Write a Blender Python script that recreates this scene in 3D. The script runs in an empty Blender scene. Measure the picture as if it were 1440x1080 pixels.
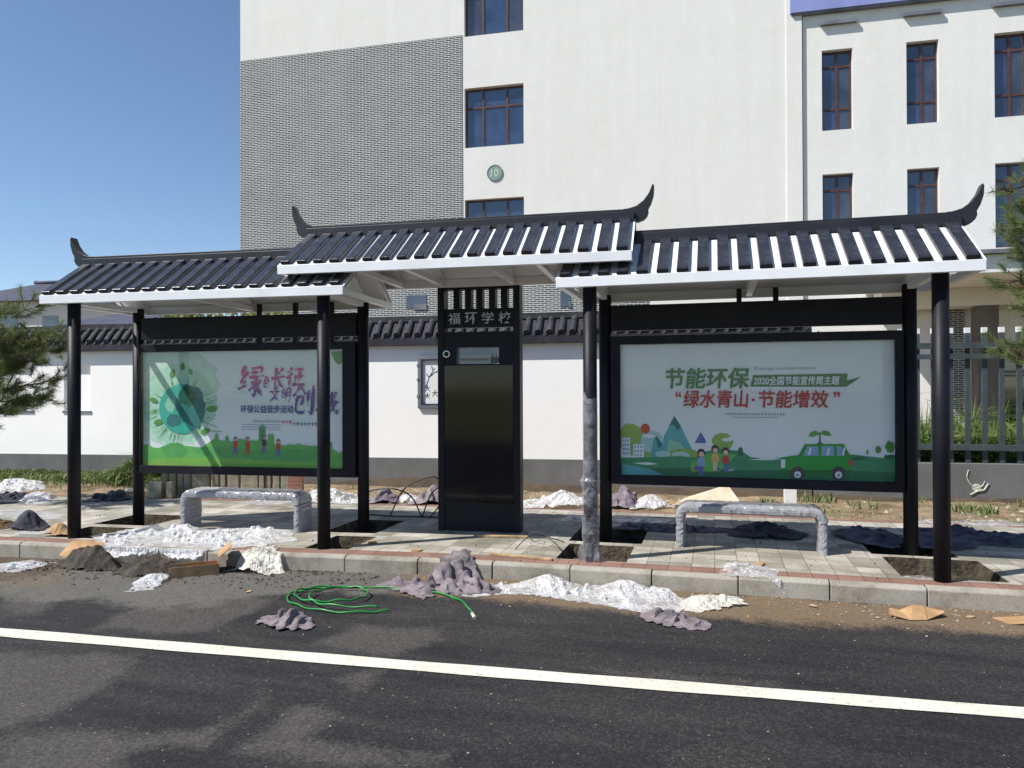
import bpy, bmesh, math, random
import numpy as np
from mathutils import Vector, Matrix
S = bpy.context.scene
COL = S.collection
PI = math.pi
random.seed(4)

# ------------------------------------------------------------------ camera
cd = bpy.data.cameras.new('camera'); cam = bpy.data.objects.new('camera', cd); COL.objects.link(cam)
cd.sensor_width = 36.0; cd.lens = 36*1032.86/1440; cd.clip_start = .05; cd.clip_end = 3000
_p, _r, _s = .0058, -.0036, -.2682
fw = Vector((math.sin(_s)*math.cos(_p), math.cos(_s)*math.cos(_p), math.sin(_p)))
rt = Vector((math.cos(_s), -math.sin(_s), 0)); up = rt.cross(fw)
r2 = rt*math.cos(_r)+up*math.sin(_r); u2 = r2.cross(fw)
cam.matrix_world = Matrix(((r2.x, u2.x, -fw.x, 0), (r2.y, u2.y, -fw.y, 0), (r2.z, u2.z, -fw.z, 1.6), (0, 0, 0, 1)))
S.camera = cam

# ------------------------------------------------------------------ sky, sun, exposure
SUN_EL, SUN_AZ = math.radians(50.5), math.radians(55)          # light travels towards +X/+Y, az measured from +Y
sd = Vector((-math.sin(SUN_AZ)*math.cos(SUN_EL), -math.cos(SUN_AZ)*math.cos(SUN_EL), math.sin(SUN_EL)))
W = bpy.data.worlds.new('World'); S.world = W; W.use_nodes = True
nt = W.node_tree; bg = nt.nodes['Background']
sky = nt.nodes.new('ShaderNodeTexSky'); sky.sky_type = 'NISHITA'; sky.sun_disc = False
sky.sun_elevation = SUN_EL; sky.sun_rotation = math.atan2(sd.x, sd.y)
sky.altitude = 900; sky.air_density = 1.0; sky.dust_density = .25; sky.ozone_density = 3.2
nt.links.new(sky.outputs[0], bg.inputs[0]); bg.inputs[1].default_value = .10
sl = bpy.data.lights.new('sun', 'SUN'); sl.energy = 4.7; sl.angle = math.radians(.5); sl.color = (1, .965, .91)
so = bpy.data.objects.new('sun', sl); COL.objects.link(so); so.rotation_euler = (-sd).to_track_quat('-Z', 'Y').to_euler(); so.location = (0, 0, 30)
S.view_settings.view_transform = 'Standard'; S.view_settings.look = 'None'
S.view_settings.exposure = .5; S.view_settings.gamma = 1
S.cycles.max_bounces = 8; S.cycles.transparent_max_bounces = 16
S.cycles.caustics_reflective = False; S.cycles.caustics_refractive = False

# ------------------------------------------------------------------ noise in numpy
def vnoise(x, y, seed=0):
    x = np.asarray(x, float); y = np.asarray(y, float)
    xi = np.floor(x).astype(np.int64); yi = np.floor(y).astype(np.int64); fx = x-xi; fy = y-yi
    fx = fx*fx*(3-2*fx); fy = fy*fy*(3-2*fy)
    def h(a, b):
        n = (a*374761393+b*668265263+seed*1442695041) & 0xffffffff
        n = ((n ^ (n >> 13))*1274126177) & 0xffffffff
        return ((n ^ (n >> 16)) & 0xffff)/65535.0
    return (h(xi, yi)*(1-fx)+h(xi+1, yi)*fx)*(1-fy)+(h(xi, yi+1)*(1-fx)+h(xi+1, yi+1)*fx)*fy
def fbm(x, y, seed=0, o=4):
    r = 0; a = .5; t = 0
    for i in range(o): r = r+a*vnoise(x*2**i+i*7.3, y*2**i-i*3.1, seed+i); t += a; a *= .5
    return r/t
def ridged(x, y, seed=0, o=3):
    r = 0; a = .6; t = 0
    for i in range(o): r = r+a*(1-np.abs(2*vnoise(x*2**i+i*5.7, y*2**i+i*1.3, seed+i)-1)); t += a; a *= .5
    return r/t
def sdist(px, py, poly):                                          # signed distance to a polygon, positive inside
    P = np.array(poly, float); d = np.full(px.shape, 1e9); ins = np.zeros(px.shape, bool)
    for i in range(len(P)):
        a = P[i]; b = P[(i+1) % len(P)]; e = b-a
        t = np.clip(((px-a[0])*e[0]+(py-a[1])*e[1])/(e@e+1e-12), 0, 1)
        d = np.minimum(d, np.hypot(px-a[0]-t*e[0], py-a[1]-t*e[1]))
        c = (a[1] > py) != (b[1] > py)
        with np.errstate(divide='ignore', invalid='ignore'):
            xx = a[0]+(py-a[1])*e[0]/(e[1] if e[1] != 0 else 1e-12)
        ins ^= c & (px < xx)
    return np.where(ins, d, -d)

# ------------------------------------------------------------------ materials
def lin(r, g, b):                                                # sRGB 0..255 -> linear
    return tuple(((c/255)/12.92 if c/255 <= .04045 else ((c/255+.055)/1.055)**2.4) for c in (r, g, b))
class NT:
    def __init__(s, name):
        s.m = bpy.data.materials.new(name); s.m.use_nodes = True; s.t = s.m.node_tree; s.b = s.t.nodes['Principled BSDF']
    def n(s, typ, **k):
        o = s.t.nodes.new(typ)
        for a, v in k.items():
            if a.startswith('i_'): o.inputs[a[2:].replace('_', ' ')].default_value = v
            else: setattr(o, a, v)
        return o
    def l(s, a, b): s.t.links.new(a, b)
    def coord(s, kind='Object'): return s.n('ShaderNodeTexCoord').outputs[kind]
    def noise(s, vec, scale, detail=5, rough=.6):
        o = s.n('ShaderNodeTexNoise'); o.inputs['Scale'].default_value = scale; o.inputs['Detail'].default_value = detail; o.inputs['Roughness'].default_value = rough
        s.l(vec, o.inputs['Vector']); return o.outputs['Fac']
    def ramp(s, fac, *stops):
        o = s.n('ShaderNodeValToRGB'); e = o.color_ramp.elements
        while len(e) < len(stops): e.new(.5)
        for q, (p, c) in zip(e, stops): q.position = p; q.color = (*c, 1) if len(c) == 3 else c
        s.l(fac, o.inputs[0]); return o.outputs[0]
    def mix(s, fac, a, b, mode='MIX'):
        o = s.n('ShaderNodeMix', data_type='RGBA', blend_type=mode)
        for v, i in ((fac, 0), (a, 6), (b, 7)):
            if hasattr(v, 'links'): s.l(v, o.inputs[i])
            else: o.inputs[i].default_value = v if i == 0 else ((*v, 1) if len(v) == 3 else v)
        return o.outputs[2]
    def bump(s, h, strength, dist=.01):
        o = s.n('ShaderNodeBump'); o.inputs['Strength'].default_value = strength; o.inputs['Distance'].default_value = dist
        s.l(h, o.inputs['Height']); s.l(o.outputs[0], s.b.inputs['Normal']); return o
    def base(s, c): s.l(c, s.b.inputs['Base Color']) if hasattr(c, 'links') else setattr(s.b.inputs['Base Color'], 'default_value', (*c, 1))
    def set(s, **k):
        for a, v in k.items(): s.b.inputs[a.replace('_', ' ')].default_value = v
        return s
G = (0, 0, 0); Wt = (1, 1, 1)
def pm(name, c1, c2=None, scale=6, rough=.6, bump=0, bscale=40, spec=.5, metal=0, coat=0, lo=.35, hi=.65, bdist=.01):
    k = NT(name); v = k.coord()
    c2 = c2 or tuple(x*.8 for x in c1)
    k.base(k.ramp(k.noise(v, scale), (lo, c1), (hi, c2)))
    k.set(Roughness=rough, Specular_IOR_Level=spec, Metallic=metal, Coat_Weight=coat)
    if bump: k.bump(k.noise(v, bscale, 6), bump, bdist)
    return k.m
M = {}
M['facade'] = 'facade'
M['wallwhite'] = pm('wall_white_paint', (.90, .885, .855), (.86, .845, .81), .8, .8, .2, 40, .2)
M['plinth'] = pm('plinth_grey', lin(112, 112, 112), lin(98, 98, 96), 1.6, .85, .3, 30, .2)
M['plinthdirty'] = pm('plinth_mud', lin(120, 105, 88), lin(92, 84, 76), 3, .9, .3, 30, .2)
M['black'] = pm('black_paint', (.006, .0065, .010), (.012, .012, .016), 3.5, .5, .08, 60, .22)
M['blackboard'] = pm('black_sign_board', (.0065, .007, .011), (.010, .010, .014), 2, .5, .05, 40, .2)
M['blackgloss'] = pm('black_glass', (.004, .004, .005), (.007, .0065, .008), 2, .07, 0, 40, .42)
M['ridge'] = pm('ridge_dark', (.012, .013, .018), (.022, .022, .026), 4, .45, .1, 50, .4)
M['shelterwhite'] = pm('shelter_white_paint', (.84, .84, .85), (.76, .76, .76), 2.5, .35, .04, 30, .45)
M['tile'] = pm('dark_roof_tile', lin(62, 62, 66), lin(40, 40, 44), 5, .7, .4, 40, .3)
M['tilecap'] = pm('tile_band', lin(52, 52, 58), lin(36, 36, 42), 5, .7, .3, 40, .3)
M['frame'] = pm('window_brown', lin(92, 60, 54), lin(70, 48, 46), 5, .4)
M['lintel'] = pm('lintel_grey', lin(120, 122, 130), lin(96, 98, 106), 2, .8)
M['bluefascia'] = pm('blue_fascia', lin(140, 150, 202), lin(126, 136, 188), 2, .6)
M['kerb'] = None
M['fence'] = pm('fence_grey', lin(70, 80, 82), lin(56, 64, 66), 4, .55, .1, 50, .3)
M['fencecap'] = pm('fence_cap_white', (.8, .8, .78), (.7, .7, .68), 8, .5)
M['soil'] = pm('verge_soil', lin(160, 142, 116), lin(108, 92, 72), 2.2, .95, .9, 22, .1, bdist=.05)
M['pit'] = pm('pit_soil', lin(92, 84, 70), lin(50, 46, 39), 9, .95, 1, 30, .1, bdist=.04)
M['mud'] = pm('mud', lin(92, 86, 78), lin(60, 56, 52), 9, .95, 1, 50, .15, bdist=.03)
M['field'] = pm('field_ground', lin(150, 140, 110), lin(110, 112, 78), .3, .95, .4, 8, .1)
M['wood'] = pm('bare_timber', lin(186, 162, 126), lin(150, 124, 92), 9, .8, .3, 60, .2)
M['card'] = pm('cardboard', lin(182, 148, 110), lin(150, 118, 84), 6, .85, .2, 40, .2)
M['slab'] = pm('paver_concrete', lin(172, 166, 146), lin(132, 126, 108), 9, .9, .4, 60, .2)
M['redpaver'] = pm('red_paver', lin(176, 128, 112), lin(150, 108, 94), 9, .9, .4, 60, .2)
M['cardpale'] = pm('cardboard_pale', lin(206, 190, 168), lin(186, 168, 146), 5, .85, .2, 40, .2)
M['cloth'] = pm('mauve_felt', lin(142, 131, 134), lin(98, 91, 94), 7, .95, .8, 70, .1, bdist=.012)
M['clothgrey'] = pm('grey_felt', lin(140, 130, 136), lin(88, 82, 90), 8, .95, .8, 70, .1, bdist=.012)
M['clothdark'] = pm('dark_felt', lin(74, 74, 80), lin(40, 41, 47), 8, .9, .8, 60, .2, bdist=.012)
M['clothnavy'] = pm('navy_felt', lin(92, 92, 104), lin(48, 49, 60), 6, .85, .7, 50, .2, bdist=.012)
M['brownbag'] = pm('brown_paper', lin(120, 96, 74), lin(80, 62, 48), 12, .9, .7, 40, .1)
M['hose'] = pm('green_hose', lin(36, 138, 62), lin(20, 104, 42), 10, .35)
M['cable'] = pm('black_cable', (.012, .012, .014), (.02, .02, .02), 10, .5)
M['brass'] = pm('hose_end', lin(200, 205, 190), lin(150, 160, 140), 20, .4)
M['farwhite'] = pm('far_white_wall', (.66, .66, .63), (.6, .6, .57), .4, .85)
M['fardark'] = pm('far_dark_roof', lin(66, 68, 86), lin(50, 52, 68), 1.5, .7)
M['fargrey'] = pm('far_grey_wall', lin(86, 88, 98), lin(66, 68, 78), 1.5, .8)
M['bark'] = pm('pine_bark', lin(92, 74, 58), lin(58, 48, 40), 14, .95, .8, 40, .1, bdist=.02)
M['lettergrey'] = pm('letter_grey', lin(196, 196, 200), lin(170, 170, 176), 30, .4)
M['steel'] = pm('lock_steel', (.55, .55, .56), (.4, .4, .41), 30, .3, metal=1)
M['discteal'] = pm('disc_teal', lin(126, 150, 150), lin(114, 138, 138), 5, .6)
M['discgreen'] = pm('disc_pale_green', lin(190, 214, 176), lin(176, 200, 160), 5, .6)
M['paper'] = pm('paper_white', (.78, .78, .77), (.72, .72, .71), 4, .7)
M['ink'] = pm('ink', (.03, .032, .04), (.06, .06, .07), 20, .7)
M['porch'] = pm('porch_render', (.74, .73, .70), (.66, .64, .6), .8, .85)
M['porchdark'] = pm('porch_column', lin(110, 104, 98), lin(92, 87, 82), 2, .7)

def facademat():
    k = NT('facade_render'); v = k.coord(); mp = k.n('ShaderNodeMapping'); mp.inputs['Scale'].default_value = (2.2, 2.2, .16); k.l(v, mp.inputs[0])
    c = k.ramp(k.noise(v, .5, 5, .6), (.32, (.745, .732, .69)), (.62, (.775, .763, .725)))
    st = k.ramp(k.noise(mp.outputs[0], 1.2, 6, .65), (.34, (.965, .962, .955)), (.58, Wt)); bl = k.ramp(k.noise(v, 3.5, 5, .7), (.35, (.972, .97, .965)), (.6, Wt))
    k.base(k.mix(1, k.mix(1, c, st, 'MULTIPLY'), bl, 'MULTIPLY')); k.set(Roughness=.88, Specular_IOR_Level=.15); k.bump(k.noise(v, 26, 6, .7), .5, .012); return k.m
M['facade'] = facademat()
def leafmat(name, a, b, c, scale=3.0, trans=.25):
    k = NT(name); v = k.coord(); k.base(k.ramp(k.noise(v, scale, 3), (.3, a), (.5, b), (.72, c)))
    k.set(Roughness=.6, Specular_IOR_Level=.3)
    tr = k.n('ShaderNodeBsdfTranslucent'); mx = k.n('ShaderNodeMixShader'); mx.inputs[0].default_value = trans
    col = k.b.inputs['Base Color'].links[0].from_socket; k.l(col, tr.inputs[0])
    k.l(k.b.outputs[0], mx.inputs[1]); k.l(tr.outputs[0], mx.inputs[2]); k.l(mx.outputs[0], k.t.nodes['Material Output'].inputs[0]); return k.m
M['needle'] = leafmat('pine_needle', (.11, .15, .055), (.17, .22, .08), (.27, .29, .13), 2.2, .4)
M['needledry'] = leafmat('pine_needle_dry', (.09, .07, .035), (.12, .085, .045), (.08, .09, .04), 4, .2)
M['weed'] = leafmat('weed_leaf', (.09, .13, .04), (.14, .19, .06), (.22, .24, .10), 2.5, .3)
M['reed'] = leafmat('reed_leaf', (.10, .155, .035), (.17, .24, .06), (.30, .33, .14), 1.2, .35)
M['willow'] = leafmat('willow_leaf', (.13, .16, .05), (.18, .21, .07), (.24, .25, .10), .9, .3)

def brickmat():
    k = NT('grey_brick'); v = k.coord(); sp = k.n('ShaderNodeSeparateXYZ'); k.l(v, sp.inputs[0]); cb = k.n('ShaderNodeCombineXYZ')
    k.l(sp.outputs[0], cb.inputs[0]); k.l(sp.outputs[2], cb.inputs[1])
    b = k.n('ShaderNodeTexBrick'); k.l(cb.outputs[0], b.inputs['Vector'])
    b.inputs['Scale'].default_value = 1; b.inputs['Brick Width'].default_value = .23; b.inputs['Row Height'].default_value = .058
    b.inputs['Mortar Size'].default_value = .0072; b.inputs['Mortar Smooth'].default_value = .15; b.inputs['Bias'].default_value = -.1
    b.inputs['Color1'].default_value = (*lin(90, 95, 97), 1); b.inputs['Color2'].default_value = (*lin(68, 74, 77), 1); b.inputs['Mortar'].default_value = (.74, .74, .72, 1)
    nz = k.noise(v, 1.1, 4); k.base(k.mix(.5, b.outputs['Color'], k.ramp(nz, (.35, (.82, .83, .81)), (.65, (1.05, 1.05, 1.02))), 'MULTIPLY'))
    k.set(Roughness=.85, Specular_IOR_Level=.2); k.bump(b.outputs['Fac'], .4, -.01); return k.m
M['brick'] = brickmat()

def glassmat(name, tint, refl=.45):
    k = NT(name); k.base(k.ramp(k.noise(k.coord(), 1.3, 2), (.4, tint), (.62, tuple(x*.5 for x in tint)))); k.set(Roughness=.04, Specular_IOR_Level=.9, IOR=1.6, Coat_Weight=.6, Coat_Roughness=.03); return k.m
M['pane'] = glassmat('window_glass_sky_tint', (.030, .058, .125))  # blue of the reflected sky is painted into the pane colour
M['panegrey'] = glassmat('window_glass_grey', (.05, .056, .075))

def clearglass(name, tint=(1, 1, 1), wr=0):                       # a real sheet of glass: fresnel reflection over a clear pane
    k = NT(name); t = k.t; tr = k.n('ShaderNodeBsdfTransparent'); tr.inputs[0].default_value = (*tint, 1)
    gl = k.n('ShaderNodeBsdfGlossy'); gl.inputs['Roughness'].default_value = .03; fr = k.n('ShaderNodeFresnel'); fr.inputs[0].default_value = 1.5
    mx = k.n('ShaderNodeMixShader'); gg = k.n('ShaderNodeNewGeometry'); iv = k.n('ShaderNodeMath', operation='SUBTRACT'); iv.inputs[0].default_value = 1; k.l(gg.outputs['Backfacing'], iv.inputs[1]); mu = k.n('ShaderNodeMath', operation='MULTIPLY'); k.l(fr.outputs[0], mu.inputs[0]); k.l(iv.outputs[0], mu.inputs[1])
    k.l(mu.outputs[0], mx.inputs[0]); k.l(tr.outputs[0], mx.inputs[1]); k.l(gl.outputs[0], mx.inputs[2])
    if wr:
        mp = k.n('ShaderNodeMapping'); mp.inputs['Scale'].default_value = (.5, 1, 4); k.l(k.coord(), mp.inputs[0])
        bp = k.n('ShaderNodeBump'); bp.inputs['Strength'].default_value = wr; bp.inputs['Distance'].default_value = .01
        k.l(k.noise(mp.outputs[0], 2.2, 3), bp.inputs['Height']); k.l(bp.outputs[0], gl.inputs['Normal']); k.l(bp.outputs[0], fr.inputs['Normal'])
    k.l(mx.outputs[0], t.nodes['Material Output'].inputs[0]); return k.m
M['clear'] = clearglass('clear_glass', (.97, .98, .97), .12)
M['tinted'] = clearglass('tinted_glass', (.62, .68, .68))

def filmmat(name, col, alpha, rough=.22, scale=26, strength=.8, spec=.7):
    k = NT(name); v = k.coord(); nz = k.noise(v, scale, 4, .6)
    vo = k.n('ShaderNodeTexVoronoi', feature='DISTANCE_TO_EDGE'); vo.inputs['Scale'].default_value = scale*.7; k.l(v, vo.inputs['Vector'])
    ad = k.n('ShaderNodeMath', operation='ADD'); k.l(nz, ad.inputs[0]); k.l(vo.outputs[0], ad.inputs[1])
    k.base(k.ramp(k.noise(v, scale*.25, 3), (.35, col), (.65, tuple(c*.86 for c in col))))
    k.set(Roughness=rough, Specular_IOR_Level=spec); k.bump(ad.outputs[0], strength, .02)
    tl = k.n('ShaderNodeBsdfTranslucent'); tl.inputs[0].default_value = (*col, 1)
    m1 = k.n('ShaderNodeMixShader'); m1.inputs[0].default_value = .12; k.l(k.b.outputs[0], m1.inputs[1]); k.l(tl.outputs[0], m1.inputs[2])
    tr = k.n('ShaderNodeBsdfTransparent'); m2 = k.n('ShaderNodeMixShader')
    rp = k.ramp(k.noise(v, scale*.22, 5, .7), (.36, (min(1, alpha*1.6),)*3), (.62, (alpha*.35,)*3)); k.l(rp, m2.inputs[0])
    k.l(m1.outputs[0], m2.inputs[1]); k.l(tr.outputs[0], m2.inputs[2]); k.l(m2.outputs[0], k.t.nodes['Material Output'].inputs[0]); return k.m
M['film'] = filmmat('white_plastic_film', (.90, .90, .91), .40, .10, 22, 1.0)
M['filmclear'] = filmmat('clear_plastic_film', (.80, .80, .82), .55, .15)
M['filmcream'] = filmmat('cream_plastic', (.74, .71, .62), .12, .4, 20)
M['filmbench'] = filmmat('bench_shrink_film', (.36, .36, .38), .05, .2, 15, .4)
M['filmpost'] = filmmat('post_shrink_film', (.34, .34, .36), .55, .10, 14, .5)
M['filmtop'] = filmmat('post_film_clear', (.6, .6, .62), 1.62, .10, 12, .4)

def roofstrip():
    k = NT('navy_roof_strip'); v = k.coord()
    k.base(k.ramp(k.noise(v, 5, 6, .65), (.3, (.013, .013, .017)), (.52, (.026, .026, .031)), (.75, (.085, .085, .092))))
    mp = k.n('ShaderNodeMapping'); mp.inputs['Scale'].default_value = (6, 1.4, 1.4); mp.inputs['Rotation'].default_value = (0, 0, .5); k.l(v, mp.inputs[0])
    k.set(Roughness=.3, Specular_IOR_Level=.55); k.bump(k.noise(mp.outputs[0], 6, 4), .35, .012); return k.m
M['strip'] = roofstrip()

def gridmat(name, c1, c2, c3, bw, rh, mortar, mcol, vecswap=False, off=0, bias=0, stain=(.55, .52, .46)):
    k = NT(name); uv = k.n('ShaderNodeUVMap'); uv.uv_map = 'UVMap'
    b = k.n('ShaderNodeTexBrick', offset=off); k.l(uv.outputs[0], b.inputs['Vector'])
    b.inputs['Scale'].default_value = 1; b.inputs['Brick Width'].default_value = bw; b.inputs['Row Height'].default_value = rh; b.inputs['Mortar Size'].default_value = mortar
    b.inputs['Mortar Smooth'].default_value = .3; b.inputs['Bias'].default_value = bias
    for q, c in (('Color1', c1), ('Color2', c2), ('Mortar', mcol)): b.inputs[q].default_value = (*c, 1)
    st = k.ramp(k.noise(uv.outputs[0], 1.7, 6, .65), (.38, stain), (.6, Wt)); c = k.mix(.75, b.outputs['Color'], st, 'MULTIPLY')
    fi = k.ramp(k.noise(uv.outputs[0], 40, 4), (.3, (.8, .8, .8)), (.7, (1.08, 1.07, 1.05))); k.base(k.mix(1, c, fi, 'MULTIPLY'))
    k.set(Roughness=.85, Specular_IOR_Level=.25)
    ad = k.n('ShaderNodeMath', operation='MULTIPLY_ADD'); k.l(b.outputs['Fac'], ad.inputs[0]); ad.inputs[1].default_value = -1.5; k.l(k.noise(uv.outputs[0], 60, 5), ad.inputs[2]); k.bump(ad.outputs[0], .5, .006); return k.m
M['paving'] = gridmat('paving_tiles', lin(188, 182, 172), lin(138, 136, 124), None, .2, .2, .0035, lin(118, 112, 98))
M['redbrick'] = gridmat('red_edging', lin(148, 114, 104), lin(130, 102, 92), None, .2, .25, .006, lin(110, 92, 80), stain=(.8, .75, .68))

# ------------------------------------------------------------------ builders
def tag(o, label=None, cat=None, group=None, kind=None):
    if label: o['label'] = label
    if cat: o['category'] = cat
    if group: o['group'] = group
    if kind: o['kind'] = kind
    return o
def empty(name, loc, rz, label, cat, group=None):
    o = bpy.data.objects.new(name, None); COL.objects.link(o); o.location = loc; o.rotation_euler = (0, 0, rz); o.empty_display_size = .2
    return tag(o, label, cat, group)
def link(name, me, mats, parent=None, smooth=False, bevel=0):
    o = bpy.data.objects.new(name, me); COL.objects.link(o)
    for m in (mats if isinstance(mats, (list, tuple)) else [mats]): me.materials.append(M[m] if isinstance(m, str) else m)
    if smooth: me.polygons.foreach_set('use_smooth', [True]*len(me.polygons))
    if parent: o.parent = parent
    if bevel:
        b = o.modifiers.new('bevel', 'BEVEL'); b.width = bevel; b.segments = 2; b.limit_method = 'ANGLE'; b.angle_limit = math.radians(40)
    return o
def raw(name, V, F, mats, parent=None, smooth=False, mi=None):
    me = bpy.data.meshes.new(name); me.from_pydata([tuple(v) for v in V], [], [tuple(f) for f in F])
    if mi is not None: me.polygons.foreach_set('material_index', mi)
    me.update(); return link(name, me, mats, parent, smooth)
class MB:
    def __init__(s): s.b = bmesh.new()
    def _f(s, vs, mi=0):
        f = s.b.faces.new([s.b.verts.new(v) for v in vs]); f.material_index = mi; return f
    def box(s, x0, x1, y0, y1, z0, z1, mi=0):
        v = [s.b.verts.new((x, y, z)) for z in (z0, z1) for y in (y0, y1) for x in (x0, x1)]
        for q in ((0, 2, 3, 1), (4, 5, 7, 6), (0, 1, 5, 4), (2, 6, 7, 3), (0, 4, 6, 2), (1, 3, 7, 5)): s.b.faces.new([v[i] for i in q]).material_index = mi
        return s
    def prism(s, pts, y0, y1, mi=0, axis='y'):                    # outline in (x,z) extruded along y (or (y,z) along x)
        mk = (lambda a, b, t: (a, t, b)) if axis == 'y' else (lambda a, b, t: (t, a, b)) if axis == 'x' else (lambda a, b, t: (a, b, t))
        A = [s.b.verts.new(mk(a, b, y0)) for a, b in pts]; B = [s.b.verts.new(mk(a, b, y1)) for a, b in pts]; n = len(pts)
        s.b.faces.new(A).material_index = mi; s.b.faces.new(B[::-1]).material_index = mi
        for i in range(n): s.b.faces.new((A[i], B[i], B[(i+1) % n], A[(i+1) % n])).material_index = mi
        return s
    def cyl(s, x, y, z0, z1, r, n=24, r1=None, axis='z'):
        r1 = r if r1 is None else r1
        def p(a, rr, z):
            c, d = rr*math.cos(a), rr*math.sin(a)
            return (x+c, y+d, z) if axis == 'z' else (x+c, z, y+d)
        A = [s.b.verts.new(p(2*PI*i/n, r, z0)) for i in range(n)]; B = [s.b.verts.new(p(2*PI*i/n, r1, z1)) for i in range(n)]
        s.b.faces.new(A[::-1]); s.b.faces.new(B)
        for i in range(n): s.b.faces.new((A[i], A[(i+1) % n], B[(i+1) % n], B[i])).smooth = True
        return s
    def tube(s, path, r, n=10, r1=None):
        P = [Vector(p) for p in path]; prev = None; rings = []
        for i, p in enumerate(P):
            t = (P[min(i+1, len(P)-1)]-P[max(i-1, 0)]).normalized()
            u = t.orthogonal().normalized() if prev is None else (prev-t*prev.dot(t)).normalized()
            prev = u; w = t.cross(u); rr = r if r1 is None else r+(r1-r)*i/(len(P)-1)
            rings.append([s.b.verts.new(p+u*rr*math.cos(2*PI*k/n)+w*rr*math.sin(2*PI*k/n)) for k in range(n)])
        for a, b in zip(rings, rings[1:]):
            for k in range(n): s.b.faces.new((a[k], a[(k+1) % n], b[(k+1) % n], b[k])).smooth = True
        s.b.faces.new(rings[0][::-1]); s.b.faces.new(rings[-1]); return s
    def build(s, name, mats, parent=None, bevel=0, smooth=False):
        bmesh.ops.recalc_face_normals(s.b, faces=s.b.faces)
        me = bpy.data.meshes.new(name); s.b.to_mesh(me); s.b.free(); return link(name, me, mats, parent, smooth, bevel)
def spline(pts, n=8, closed=False):
    P = [np.array(p, float) for p in pts]; out = []
    for i in range(len(P)-1):
        p0 = P[max(i-1, 0)]; p1 = P[i]; p2 = P[i+1]; p3 = P[min(i+2, len(P)-1)]
        for k in range(n):
            t = k/n; out.append(tuple(.5*(2*p1+(p2-p0)*t+(2*p0-5*p1+4*p2-p3)*t*t+(3*p1-p0-3*p2+p3)*t**3)))
    out.append(tuple(P[-1])); return out
def place(o, x, y, z=0, rz=0): o.location = (x, y, z); o.rotation_euler = (0, 0, rz); return o

def text_poly(body, bold=0, shear=0):
    c = bpy.data.curves.new('t', 'FONT'); c.body = body; c.offset = bold; c.shear = shear; c.resolution_u = 4
    o = bpy.data.objects.new('t', c); COL.objects.link(o)
    me = bpy.data.meshes.new_from_object(o.evaluated_get(bpy.context.evaluated_depsgraph_get()))
    V = np.array([v.co[:2] for v in me.vertices]); F = [tuple(p.vertices) for p in me.polygons]
    bpy.data.objects.remove(o); bpy.data.curves.remove(c); bpy.data.meshes.remove(me)
    lo, hi = V.min(0), V.max(0); return (V-lo)/(hi-lo), F         # unit box

# ------------------------------------------------------------------ the kerb line (it bends by a few degrees near x = -2.5)
KX = [-60, -12, -7.2, -4.0, -2.6, -1.5, 1, 60]; KY = [1.6, 5.62, 6.03, 6.29, 6.43, 6.475, 6.51, 7.2]
def ky(x): return np.interp(x, KX, KY)

# ------------------------------------------------------------------ ground, road, kerb, paving, verge
gm = MB(); gm._f([(-900, -900, -.34), (900, -900, -.34), (900, 900, -.34), (-900, 900, -.34)]); tag(gm.build('terrain', 'field'), kind='structure')
DUST = [
 [(-4.77, 3.82), (-3.63, 2.91), (-3.56, 2.97), (-3.48, 3.16), (-3.44, 3.51), (-3.58, 3.81), (-3.7, 4.03), (-4.03, 3.99), (-4.11, 3.9), (-4.46, 3.97)],
 [(-4.47, 4.27), (-4.49, 4.75), (-4.44, 4.99), (-3.51, 5.49), (-3.49, 5.24), (-3.53, 4.6), (-3.73, 4.46)],
 [(-3.46, 2.88), (-3.21, 3.02), (-2.86, 3.07), (-2.57, 3.23), (-2.5, 3.56), (-2.58, 3.74), (-2.44, 3.67), (-2.39, 3.4), (-2.41, 3.19), (-2.4, 3.05), (-2.66, 3.01), (-2.71, 2.89), (-2.54, 2.77), (-3.14, 2.4)],
 [(-2.23, 3.06), (-2.26, 3.4), (-2.24, 3.61), (-2.11, 3.64), (-1.94, 3.53), (-1.92, 3.32), (-1.53, 3.31), (-1.2, 3.37), (-1.11, 3.15), (-1.84, 3.02)],
 [(-2.71, 4.5), (-2.56, 4.93), (-1.91, 5.07), (-1.84, 4.81), (-2.05, 4.44), (-2.35, 4.43)],
 [(-.89, 4.58), (-.46, 4.62), (-.03, 4.69), (.39, 4.68), (.37, 4.52), (-.1, 4.45), (-.65, 4.47)],
 [(-2.26, 3.98), (-2.01, 4.2), (-2.02, 3.89)], [(-6.75, 5.61), (-6.05, 5.46), (-5.06, 4.83), (-4.96, 4.48), (-5.31, 4.42)]]
GRIT = [(-6.5, 5.2), (-6.05, 5.3), (-6.3, 6.1), (-4.6, 6.3), (-3.21, 6.45), (-2.6, 6.45), (-2.77, 5.86), (-3.47, 5.64), (-4.22, 5.05), (-5.29, 4.77)]
SAND = [(-2.83, 6.6), (-1.25, 6.6), (.53, 6.6), (6, 6.7), (6, 5.95), (2.31, 5.90), (1.44, 5.85), (.47, 5.76), (-.55, 5.70), (-1.7, 5.75), (-2.56, 5.75)]
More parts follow.
